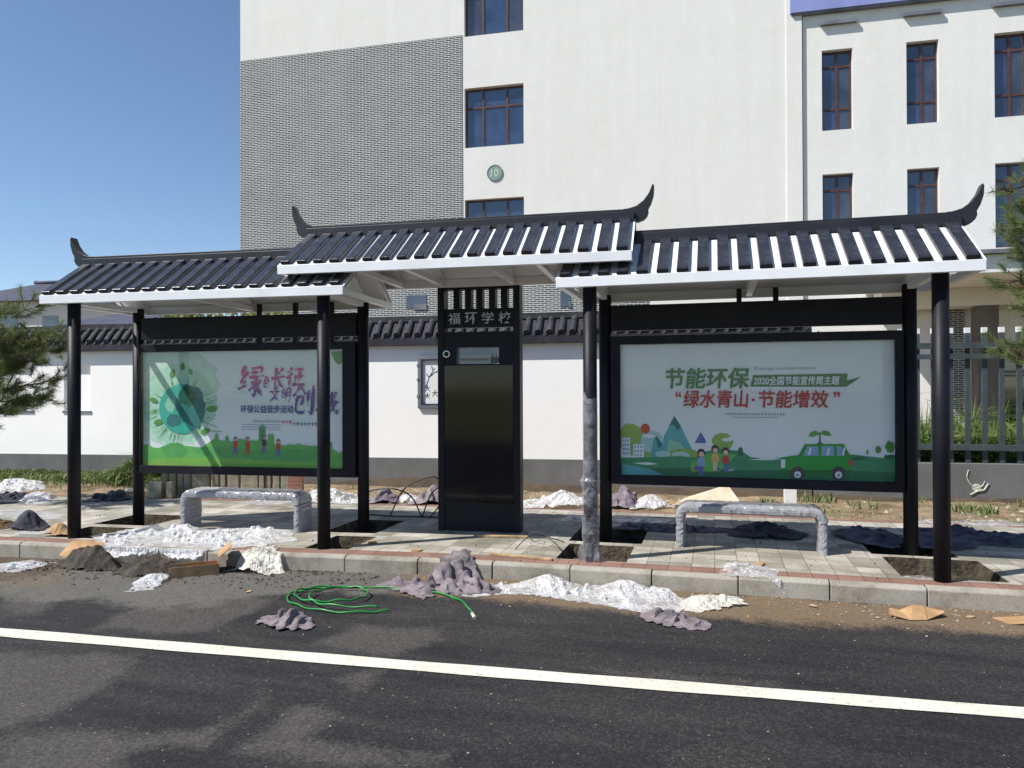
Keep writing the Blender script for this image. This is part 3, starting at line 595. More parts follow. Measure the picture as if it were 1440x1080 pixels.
def right_poster(par, y):
    Q_ = Poster(.162, 2.779, .688, 2.053, y, posterbg('print_sky_right', lin(238, 243, 244), lin(238, 240, 248)))
    def c(zx, zy): u = (zx-100)/1207; return (u, 1-(zy-(143-23*u))/(572+50*u))
    def pl(mat, *pts): Q_.poly([c(*p) for p in pts], PC[mat])
    def el(mat, zx, zy, r, ry=None, **k): u, v = c(zx, zy); Q_.ell(u, v, r/1207, (ry or r)/600, PC[mat], **k)
    el('lime', 150, 560, 62, 75, wob=.06, seed=1); el('lime', 225, 610, 52, 45, wob=.06, seed=2); el('mist', 250, 570, 55, 50)
    pl('teal', (240, 640), (262, 535), (285, 560), (300, 580), (320, 640)); pl('tealdark', (262, 535), (285, 565), (300, 580), (280, 600)); pl('teal', (295, 640), (305, 545), (355, 455), (385, 500), (435, 600), (440, 640)); pl('tealdark', (330, 500), (355, 455), (385, 500), (372, 520), (350, 495)); pl('mint', (310, 640), (330, 560), (380, 570), (430, 640))
    el('white', 235, 545, 34, 8); el('white', 475, 580, 26, 14)
    pl('blue', (448, 575), (476, 525), (498, 560), (500, 575)); el('lime', 575, 570, 48, 42, wob=.08, seed=5); el('lime', 400, 625, 70, 26, wob=.05, seed=6)
    for (a, b, t_) in ((105, 145, 552), (160, 212, 580)):
        pl('white', (a, t_), (b, t_), (b, 640), (a, 640))
        for r_ in range(4 if a < 150 else 3):
            for q in range(3): x_ = a+5+q*(b-a-8)/3; z_ = t_+8+r_*19; pl('glass', (x_, z_), (x_+8, z_), (x_+8, z_+9), (x_, z_+9))
    el('sun', 218, 512, 22, 23); el('mist', 300, 625, 36, 16); el('mist', 385, 628, 42, 16)
    pl('deep', (100, 640), (250, 638), (380, 632), (450, 640), (500, 612), (560, 600), (620, 606), (660, 610), (700, 636), (780, 645), (850, 634), (1000, 626), (1130, 622), (1250, 636), (1320, 640), (1320, 760), (90, 760))
    pl('dark', (100, 690), (400, 684), (700, 694), (1000, 690), (1320, 700), (1320, 760), (90, 760)); pl('grass', (430, 660), (520, 616), (640, 625), (560, 700), (430, 700)); pl('white', (690, 648), (760, 640), (840, 642), (790, 649)); pl('white', (160, 664), (230, 660), (280, 668), (220, 672)); pl('teal', (105, 668), (160, 676), (240, 690), (300, 715), (105, 720))
    el('dark', 655, 612, 12, 20, wob=.1, seed=8); el('white', 595, 560, 24, 8); el('white', 612, 555, 14, 9)
    for (x_, h_, top, leg, sc) in ((478, 620, 'glass', 'blue', 1.0), (541, 603, 'yellow', 'skin', .95), (588, 612, 'red', 'blue', .9)):
        pl(leg, (x_-11*sc, h_+52*sc), (x_+11*sc, h_+52*sc), (x_+9*sc, h_+98*sc), (x_+1, h_+98*sc), (x_, h_+66*sc), (x_-1, h_+98*sc), (x_-9*sc, h_+98*sc))
        pl(top, (x_-13*sc, h_+18), (x_+13*sc, h_+18), (x_+20*sc, h_+48*sc), (x_+12*sc, h_+58*sc), (x_-12*sc, h_+58*sc), (x_-20*sc, h_+48*sc)); el('hair', x_, h_-2, 18*sc, 19*sc); el('skin', x_+1, h_+4, 12*sc, 12*sc)
    pl('purple', (445, 678), (470, 676), (480, 696), (445, 694)); pl('glass', (600, 690), (628, 686), (626, 696), (600, 698)); pl('blue', (548, 682), (565, 682), (565, 694), (548, 694))
    # the green car with a sprout on its roof
    pl('carg', (832, 640), (870, 630), (908, 626), (935, 578), (1098, 576), (1124, 626), (1136, 640), (1130, 715), (840, 712)); pl('card', (838, 690), (1130, 690), (1128, 716), (842, 714)); pl('card', (908, 626), (935, 578), (940, 578), (916, 628)); pl('card', (906, 636), (909, 636), (909, 700), (906, 700)); pl('white', (832, 646), (850, 646), (850, 682), (832, 682)); pl('red', (1118, 648), (1136, 646), (1134, 672), (1120, 670))
    for p in (((928, 628), (946, 588), (990, 586), (992, 628)), ((1006, 628), (1006, 586), (1056, 586), (1058, 628)), ((1070, 628), (1068, 586), (1088, 588), (1104, 628))): pl('glass', *p); q = p; pl('white', (q[0][0]+20, 626), (q[0][0]+28, 592), (q[0][0]+36, 592), (q[0][0]+28, 626))
    for x_ in (903, 1076): el('tyre', x_, 706, 30, 30); el('white', x_, 712, 15, 15); el('grey', x_, 712, 6, 6)
    pl('dark', (985, 578), (990, 572), (1008, 572), (1014, 578)); pl('dark', (994, 574), (996, 525), (1001, 525), (1002, 574)); pl('leaf', (998, 532), (980, 518), (962, 525), (948, 545), (972, 545)); pl('leaf', (998, 532), (1015, 517), (1035, 522), (1048, 540), (1022, 540))
    el('leaf', 1240, 600, 12, 16, wob=.2, seed=3); el('leaf', 1287, 588, 18, 24, wob=.2, seed=4); el('leaf', 1195, 612, 4, 10); el('dark', 1290, 632, 30, 10, wob=.2, seed=9); el('dark', 1160, 640, 30, 8, wob=.2, seed=10)
    # the green banner ribbon
    pl('txgreen', (700, 326), (712, 276), (1114, 268), (1112, 300), (1172, 281), (1110, 326)); pl('txgreen', (1092, 310), (1112, 268), (1116, 268), (1110, 326))
    smalltext(Q_, *[c(585, 0)[0], c(852, 0)[0]], c(0, 450)[1], .018, PC['grey'], 20, 3); u0, v0 = c(620, 462); u1, _ = c(820, 462); Q_.rect(u0, v0, u1, v0+.004, PC['grey'])
    po = Q_.build(par); po.name = 'poster'
    T = lambda s_, a, b, x1, y1, m, **k: ptext(Q_, 'lettering', s_, c(a, b)[0], c(a, b)[1], c(x1, y1)[0], c(x1, y1)[1], PC[m], po, **k)
    T('节能环保', 318, 334, 692, 243, 'txgreen', bold=.0055, shear=.12); T('2020全国节能宣传周主题', 716, 319, 1082, 279, 'white', bold=.0018, shear=.12); T('Energy conservation', 716, 257, 985, 236, 'grey', shear=.2)
    T('“', 362, 372, 386, 350, 'txred', bold=.003); T('”', 1058, 372, 1082, 348, 'txred', bold=.003); T('绿水青山', 398, 418, 690, 342, 'txred', bold=.0035, shear=.1); T('节能增效', 738, 418, 1035, 342, 'txred', bold=.0035, shear=.1)
    u, v = c(712, 384); q = Poster(Q_.x0, Q_.x1, Q_.z0, Q_.z1, y, PC['txred']); q.V, q.F, q.mi, q.k = [], [], [], 260; q.ell(u, v, .006, .011, PC['txred']); raw('lettering', q.V, q.F, q.mats, po)
def left_poster(par, y):
    Q_ = Poster(.080, 2.691, .688, 2.053, y, posterbg('print_sky_left', lin(230, 243, 236), lin(238, 240, 248)))
    def c(zx, zy): u = (zx-52)/1200; return (u, 1-(zy-(275-17*u))/(670+37*u))
    def pl(mat, *pts): Q_.poly([c(*p) for p in pts], PC[mat])
    def el(mat, zx, zy, r, ry=None, **k): u, v = c(zx, zy); Q_.ell(u, v, r/1200, (ry or r)/690, PC[mat], **k)
    el('paleg', 230, 520, 300, 330, n=40, wob=.12, seed=21); el('mintp', 270, 590, 215, 240, n=44, wob=.14, seed=22)
    rr = random.Random(5)
    for k in range(90):                                           # the sketched lines radiating round the globe
        a = rr.uniform(0, 2*PI); r0 = rr.uniform(140, 165); r1 = r0+rr.uniform(25, 110); da = .014
        pl(('mint', 'leaf', 'mist', 'lime')[k % 4], *[(295+r_*math.cos(a+d_), 612+r_*math.sin(a+d_)*.95) for r_, d_ in ((r0, -da), (r1, 0), (r0, da))])
    for (x_, y_, r_, a) in ((236, 400, 26, 1.2), (350, 392, 20, 1.9), (150, 690, 30, .3), (480, 612, 34, .1), (440, 745, 30, .4), (120, 560, 26, 2.8), (300, 360, 22, 1.5)):
        pl('leaf', *[(x_+r_*(math.cos(t_)*math.cos(a)-.55*math.sin(t_)*math.sin(a)), y_-r_*(math.cos(t_)*math.sin(a)+.55*math.sin(t_)*math.cos(a))) for t_ in np.linspace(0, 2*PI, 15)[:-1]])
    for x0_, y0_, x1_, y1_ in ((420, 680, 515, 720), (430, 640, 450, 610), (410, 735, 540, 745)): pl('leaf', (x0_, y0_), (x1_, y1_), (x1_, y1_+4), (x0_, y0_+4))
    el('tealg', 295, 612, 140, 150, n=40); el('tealdark', 345, 585, 88, 118, wob=.10, seed=2); el('forest', 330, 540, 52, 60, wob=.2, seed=12); el('tealdark', 250, 680, 46, 40, wob=.2, seed=3); el('tealdark', 385, 650, 46, 70, wob=.15, seed=5); el('mint', 225, 590, 30, 42, wob=.2, seed=4)  # printed globe; its sunlit left is painted greener, its right darker
    xs_ = [(495, 790), (498, 770), (506, 752), (516, 770), (520, 800), (560, 800), (562, 775), (570, 768), (578, 775), (582, 805), (640, 800), (640, 790), (660, 790), (700, 800), (760, 800), (760, 720), (780, 705), (800, 720), (800, 800), (815, 800), (815, 760), (848, 760), (850, 820), (920, 830), (930, 820), (980, 825), (985, 815), (1010, 825), (1060, 830), (1090, 830), (1165, 850), (1165, 812), (1182, 805), (1184, 850), (1230, 875), (1235, 860), (1252, 860)]
    pl('grass', (52, 900), (52, 830), (90, 820), (110, 840), (150, 845), (200, 825), (260, 820), (300, 830), (420, 840), *xs_, (1252, 970), (52, 970))
    el('softg', 250, 860, 80, 46, wob=.15, seed=6); el('softg', 560, 870, 190, 34, wob=.1, seed=7); el('softg', 900, 885, 260, 36, wob=.1, seed=8); pl('deep', (766, 800), (766, 730), (780, 716), (794, 730), (794, 800))
    pl('yleaf', (52, 915), (300, 900), (600, 910), (900, 925), (1252, 930), (1252, 970), (52, 970)); pl('lime', (52, 938), (300, 936), (440, 948), (300, 952), (52, 950))
    for i, x_ in enumerate((622, 695, 793, 876)):
        b_ = (795, 795, 785, 808)[i]; m_ = ('red', 'red', 'hair', 'red')[i]
        el('hair', x_, b_-6, 11, 12); el('skin', x_+2, b_-2, 7, 8); pl(m_, (x_-11, b_+8), (x_+11, b_+8), (x_+15, b_+36), (x_+9, b_+48), (x_-9, b_+48), (x_-14, b_+34)); pl(('purple', 'red', 'purple', 'blue')[i], (x_-9, b_+46), (x_+9, b_+46), (x_+13, b_+86), (x_+5, b_+86), (x_, b_+60), (x_-8, b_+90), (x_-15, b_+88))
    pl('leaf', (1180, 272), (1252, 270), (1250, 330), (1222, 350), (1196, 320))
    smalltext(Q_, c(725, 0)[0], c(890, 0)[0], c(0, 688)[1], .02, PC['grey'], 12, 4); smalltext(Q_, c(893, 0)[0], c(955, 0)[0], c(0, 698)[1], .036, PC['txred'], 4, 5); smalltext(Q_, c(958, 0)[0], c(1170, 0)[0], c(0, 706)[1], .030, PC['txblue'], 10, 6)
    for zy, a, b in ((705, 660, 890), (720, 660, 890), (734, 660, 890)): u0, v0 = c(a, zy); u1, _ = c(b, zy); Q_.rect(u0, v0, u1, v0+.004, PC['grey'])
    po = Q_.build(par)
    T = lambda s_, a, b, x1, y1, m, **k: ptext(Q_, 'lettering', s_, c(a, b)[0], c(a, b)[1], c(x1, y1)[0], c(x1, y1)[1], PC[m], po, **k)
    k = NT('print_brush'); sp = k.n('ShaderNodeSeparateXYZ'); k.l(k.coord('Generated'), sp.inputs[0]); k.base(k.ramp(sp.outputs[2], (.15, lin(74, 78, 150)), (.5, lin(136, 84, 160)), (.85, lin(206, 60, 128)))); k.set(Roughness=.5)
    BR = {'绿': [[(.25, .98), (.12, .72), (.28, .70)], [(.36, .80), (.10, .48), (.34, .52)], [(.02, .26), (.36, .40)], [(.50, .90), (.88, .92), (.84, .66)], [(.48, .78), (.86, .80)], [(.42, .62), (.98, .68)], [(.70, .64), (.68, .05), (.58, .12)], [(.52, .50), (.60, .40)], [(.44, .22), (.66, .38)], [(.90, .54), (.74, .40)], [(.74, .40), (.86, .16), (1.02, .02)]],
      '色': [[(.40, 1), (.15, .68)], [(.32, .86), (.72, .86), (.56, .66)], [(.18, .62), (.82, .64), (.80, .36)], [(.50, .62), (.50, .36)], [(.20, .36), (.80, .37)], [(.20, .64), (.18, .06), (.60, .02), (.95, .06), (.96, .22)]],
      '长': [[(.78, .98), (.46, .70)], [(.05, .50), (.98, .60)], [(.34, 1), (.32, .06), (.54, .20)], [(.44, .54), (.66, .22), (.98, .0)]],
      '征': [[(.30, 1), (.06, .74)], [(.32, .72), (.02, .40)], [(.22, .54), (.20, .0)], [(.46, .90), (.98, .94)], [(.70, .90), (.70, .12)], [(.70, .54), (.94, .56)], [(.52, .60), (.50, .10)], [(.36, .08), (1.05, .12)]],
      '文': [[(.48, 1), (.56, .86)], [(.06, .74), (.96, .80)], [(.70, .76), (.46, .34), (.02, .0)], [(.30, .72), (.56, .34), (1, .02)]],
      '明': [[(.08, .86), (.08, .30)], [(.08, .86), (.40, .88), (.38, .32)], [(.10, .60), (.38, .62)], [(.08, .32), (.38, .34)], [(.58, .98), (.56, .40), (.42, .0)], [(.58, .97), (.94, .98), (.92, .04), (.80, .10)], [(.60, .72), (.90, .74)], [(.58, .48), (.90, .50)]],
      '创': [[(.34, 1), (.18, .78), (.0, .60)], [(.34, .98), (.50, .78), (.66, .68)], [(.18, .56), (.48, .60), (.44, .34), (.36, .36)], [(.20, .56), (.18, .12), (.40, .04), (.58, .08), (.58, .24)], [(.74, .82), (.73, .28)], [(.96, 1), (.96, .02), (.82, .10)]],
      '城': [[(.02, .66), (.34, .70)], [(.18, .92), (.18, .26)], [(.0, .20), (.36, .34)], [(.38, .74), (.98, .80)], [(.46, .74), (.44, .32), (.30, .04)], [(.46, .52), (.62, .54), (.60, .20), (.52, .24)], [(.68, .98), (.76, .40), (.96, .02), (1.0, .22)], [(.94, .60), (.78, .30), (.58, .02)], [(.82, .96), (.92, .88)]]}
    V = []; Fc = []; y_ = Q_.y-.00008*(Q_.k+4)
    for ch, xa, za, xb, zb, wd in (('绿', 640, 545, 792, 352, .020), ('色', 790, 482, 826, 416, .009), ('长', 832, 496, 922, 366, .018), ('征', 922, 478, 1032, 366, .017), ('文', 822, 572, 890, 488, .010), ('明', 896, 568, 948, 490, .009), ('创', 962, 640, 1080, 470, .019), ('城', 1098, 645, 1220, 506, .016)):
        (ua, va), (ub, vb) = c(xa, za), c(xb, zb)
        for q, st_ in enumerate(BR[ch]):
            sp_ = spline(st_, 7); m = len(sp_); y_ -= .00002; b0 = len(V)
            for i, (a, b) in enumerate(sp_):
                a2, b2 = sp_[min(i+1, m-1)]; a1, b1 = sp_[max(i-1, 0)]
                X_ = Q_.x0+(Q_.x1-Q_.x0)*(ua+(ub-ua)*(a+.10*(b-.5))); Z_ = Q_.z0+(Q_.z1-Q_.z0)*(va+(vb-va)*b); tx, tz = (a2-a1)*(ub-ua)*2.6, (b2-b1)*(vb-va)*1.37; L_ = math.hypot(tx, tz)+1e-9; t_ = i/(m-1)
                w_ = wd*(.95-.75*t_**1.5+.35*math.sin(9*t_+q))*(.7 if i in (0,) else 1); V += [(X_-tz/L_*w_, y_, Z_+tx/L_*w_), (X_+tz/L_*w_, y_, Z_-tx/L_*w_)]
            for i in range(m-1): Fc.append((b0+2*i, b0+2*i+2, b0+2*i+3, b0+2*i+1))
    raw('lettering', V, Fc, k.m, po)
    T('环保公益徒步运动', 655, 635, 965, 590, 'txblue', bold=.002)

# ------------------------------------------------------------------ pavilion roofs
HORN = [(0, 0), (.06, .005), (.13, .025), (.20, .075), (.255, .15), (.29, .235), (.305, .215), (.30, .13), (.275, .05), (.245, -.005), (.25, -.035), (.235, -.075), (.205, -.105), (.15, -.125), (.0, -.125)]
def roof(par, x0, x1, ye, zl, ties, horns, seed):
    hd = .667; yb = ye+2*hd; ym = ye+hd; za = zl+.082; zr = zl+.535
    MB().box(x0, x1, ye, ye+.05, zl-.004, zl+.088).build('front_fascia', 'shelterwhite', par, bevel=.004)
    MB().box(x0, x1, yb-.05, yb, zl-.004, zl+.088).build('back_fascia', 'shelterwhite', par, bevel=.004)
    for x in ties:
        MB().box(x-.03, x+.03, ye+.052, yb-.052, zl+.004, zl+.062).build('tie_beam', 'shelterwhite', par, bevel=.004)
        MB().prism([(ye+.07, zl+.064), (ye+.12, zl+.064), (ym, zr-.055), (yb-.12, zl+.064), (yb-.07, zl+.064), (ym, zr-.025)], x-.025, x+.025, axis='x').build('rafter', 'shelterwhite', par)
    MB().box(x0+.05, x1-.05, ym-.03, ym+.03, zr-.135, zr-.075).build('ridge_purlin', 'shelterwhite', par)
    MB().box(x0+.04, x1-.04, ye+.30, ye+.35, zl+.185, zl+.225).build('purlin', 'shelterwhite', par)
    MB().prism([(ye+.004, za), (ym, zr), (yb-.004, za), (yb-.004, za-.018), (ym, zr-.018), (ye+.004, za-.018)], x0-.004, x1+.004, axis='x').build('roof_sheet', 'shelterwhite', par)
    n = 20; p = (x1-x0)/n; sl_ = math.hypot(hd, zr-za); an = math.atan2(zr-za, hd); rng = random.Random(seed)
    for side in (1, -1):
        st = None
        for i in range(n):
            if st is None:
                b = MB(); b.prism([(-.0545, .0), (-.0505, .038), (.0505, .038), (.0545, .0)], .014, sl_-.05)
                st = b.build('roof_strip', 'strip', par, bevel=.006); o = st
            else: o = st.copy(); COL.objects.link(o)
            o.parent = par; o.location = (x0+p*(i+.5)+rng.uniform(-.003, .003), ye-.004 if side > 0 else yb+.004, za+.002); o.rotation_euler = (an+rng.uniform(-.004, .004), 0, 0 if side > 0 else PI)
    rb = MB(); rb.box(x0+.0, x1-.0, ym-.075, ym+.075, zr+.0, zr+.045); rb.box(x0+.01, x1-.01, ym-.045, ym+.045, zr+.046, zr+.075)
    nb = MB(); nb.box(x0+.01, x1-.01, ym-.11, ym+.11, zr-.055, zr-.002); nb.build('ridge_base', 'ridge', par)
    rb.build('ridge', 'ridge', par, bevel=.004)
    for sx in horns:
        xe = x1 if sx > 0 else x0
        MB().prism([(xe+sx*(a-.12), zr+.076+b) for a, b in HORN], ym-.05, ym+.05).build('ridge_horn', 'ridge', par, bevel=.006)

Wd, Dp = 2.9154, .9994
def shelter(name, loc, rz, label, side, horns):
    r = empty(name, loc, rz, label, 'bus shelter', 'bus shelters of the stop')
    for k, (x, y) in enumerate(((0, 0), (Wd, 0), (0, Dp), (Wd, Dp))):
        MB().cyl(x, y, -.12, 2.58, .0645, 32).build('post', 'black', r)
    bx0, bx1 = .066, Wd-.066
    MB().box(bx0, bx1, Dp-.04, Dp+.03, 2.2, 2.465).build('beam', 'black', r, bevel=.004)
    for x in ((1.36, 1.71) if side == 'R' else (1.62, 2.08, 2.53)):
        MB().box(x-.025, x+.025, Dp-.02, Dp+.02, 2.467, 2.60).build('stub', 'black', r)
        if side == 'L': MB().box(x-.03, x+.03, Dp-.018, Dp+.022, 2.142, 2.198).build('stub', 'black', r)
    yf = Dp-.075; px0, px1 = (.162, 2.779) if side == 'R' else (.080, 2.691); q0, q1 = .688, 2.053; a, b = bx0, bx1
    f = MB(); f.box(a, b, yf, Dp+.06, q1, 2.14); f.box(a, b, yf, Dp+.06, .595, q0); f.box(a, px0, yf+.001, Dp+.059, q0, q1); f.box(px1, b, yf+.001, Dp+.059, q0, q1)
    f.build('panel_frame', 'black', r, bevel=.004)
    MB().box(px0+.001, px1-.001, yf+.06, Dp+.055, q0+.001, q1-.001).build('panel_back', 'blackboard', r)
    (right_poster if side == 'R' else left_poster)(r, yf+.057)
    MB().box(px0+.002, px1-.002, yf+.008, yf+.012, q0+.002, q1-.002).build('glass_cover', 'clear', r)
    roof(r, -.285, Wd+.285, -.167, 2.525, (-.255, .0, Wd/2, Wd, Wd+.255), horns, 3 if side == 'R' else 4); return r
RS = shelter('bus_shelter', (-1.1097, 6.7766, 0), 0, 'right bus shelter with dark ribbed tiled roof over the poster of a green car', 'R', (1,))
LS = shelter('bus_shelter', (-6.6932, 6.4267, 0), .0665, 'left bus shelter with dark ribbed tiled roof over the poster of a teal globe', 'L', (-1,))

# ------------------------------------------------------------------ name kiosk carrying the middle roof
K = empty('name_kiosk', (-2.54, 7.82, 0), .055, 'tall black kiosk with grey school name letters carrying the raised middle roof', 'kiosk')
a, b, y0, y1 = -.475, .475, 0, .17
for x0, x1 in ((a, a+.075), (b-.075, b)): MB().box(x0, x1, y0, y1, 0, 2.77).build('side_frame', 'black', K, bevel=.004)
ia, ib_ = a+.077, b-.077
lo = MB(); lo.box(ia, ib_, .012, y1-.012, .0, 1.875); lo.box(ia, -.262, .012, y1-.012, 1.875, 2.06); lo.box(.235, ib_, .012, y1-.012, 1.875, 2.06); lo.box(ia, ib_, .012, y1-.012, 2.06, 2.235)
bmesh.ops.remove_doubles(lo.b, verts=lo.b.verts, dist=1e-5); lo.build('cabinet', 'black', K)
MB().box(ia+.002, ib_-.002, .002, .010, .32, 1.86).build('glass_door', 'blackgloss', K, bevel=.002)
MB().box(-.333, .315, -.004, .0015, .62, .89).build('lower_panel', 'blackgloss', K)
MB().box(-.26, .233, .05, .056, 1.877, 2.058).build('window_pane', 'tinted', K)
wb = MB(); wb.box(.12, .22, .09, .10, 1.885, 1.95); wb.box(.14, .15, .085, .105, 1.95, 1.99); wb.box(.18, .19, .085, .105, 1.95, 1.985); wb.build('window_silhouettes', 'black', K)  # small dark shapes behind the right end of the pane
sb_ = MB().box(ia, ib_, .03, y1-.03, 2.285, 2.50).build('name_board', 'blackboard', K)
for i, ch in enumerate('福环学校'):
    letters('lettering', ch, -.355+.195*i, -.215+.195*i, 2.325, 2.455, .022, 'lettergrey', sb_, .006, depth=.006)
for x in (-.262, -.125, .005, .153, .29): MB().box(x-.036, x+.036, .03, y1-.03, 2.503, 2.715).build('slat', 'black', K)
MB().box(ia, ib_, .028, y1-.028, 2.717, 2.768).build('top_bar', 'black', K)
for x0, x1 in ((ia, -.33), (.352, ib_)): MB().box(x0, x1, .03, y1-.03, 2.238, 2.715).build('slat', 'black', K) if False else None
lk = MB(); lk.cyl(-.368, 1.988, -.012, .011, .042, 28, axis='y'); lk.build('lock', 'steel', K, bevel=.003); MB().cyl(-.368, 1.988, -.016, -.0125, .028, 24, axis='y').build('lock_face', 'black', K)
roof(K, -1.72, 1.77, -1.30, 2.745, (-1.69, -.9, -.40, .40, .9, 1.74), (-1, 1), 7)

# ------------------------------------------------------------------ benches wrapped in shrink film
def bench(loc, rz, L, label):
    r = empty('wrapped_bench', loc, rz, label, 'bench', 'film wrapped benches')
    def sweep(name, pts, d0, d1, half, seed, wr):                # a rounded bar swept along pts (x,z), depth d0..d1
        V = []; Fc = []; n = 22
        for j, (x, z) in enumerate(pts):
            p0 = np.array(pts[max(j-1, 0)]); p1 = np.array(pts[min(j+1, len(pts)-1)]); t = (p1-p0)/np.linalg.norm(p1-p0); nn = np.array([-t[1], t[0]])
            for k in range(n):
                a = 2*PI*k/n; ca, sa = math.cos(a), math.sin(a); q = .55
                cy = (d0+d1)/2+(d1-d0)/2*math.copysign(abs(ca)**q, ca); off = half*math.copysign(abs(sa)**q, sa)
                w = (float(ridged(j*.55+seed, k*.33, seed))-.5)*wr+(float(vnoise(j*1.7, k*.9, seed+3))-.5)*wr*.9
                off += w*(1 if sa > 0 else -1); cy += w*ca
                V.append((x+nn[0]*off, cy, z+nn[1]*off))
        for j in range(len(pts)-1):
            for k in range(n): Fc.append((j*n+k, j*n+(k+1) % n, (j+1)*n+(k+1) % n, (j+1)*n+k))
        Fc.append(tuple(range(n))[::-1]); Fc.append(tuple((len(pts)-1)*n+k for k in range(n)))
        return raw(name, V, Fc, 'filmbench', r, smooth=False)
    h = .395; R_ = .09; w = .05
    top = [(-.0+R_-R_*math.cos(t), h-R_+R_*math.sin(t)) for t in np.linspace(0, PI/2, 6)]+[(x, h) for x in np.linspace(R_+.02, L-R_-.02, 46)]+[(L-R_+R_*math.sin(t), h-R_+R_*math.cos(t)) for t in np.linspace(0, PI/2, 6)]
    sweep('seat', top, -.17, .17, w, 3, .009)
    sweep('leg', [(0, z) for z in np.linspace(h-R_-.004, 0, 14)], -.165, .165, w*.9, 5, .009); sweep('leg', [(L, z) for z in np.linspace(h-R_-.004, 0, 14)], -.165, .165, w*.9, 8, .009)
    return r
bR = bench((-.33, 7.70, 0), -.02, 1.33, 'right bench wrapped in grey film, standing below the green car poster')
bL = bench((-5.93, 7.33, 0), .07, 1.42, 'left bench wrapped in grey film, standing over a spread sheet of plastic')

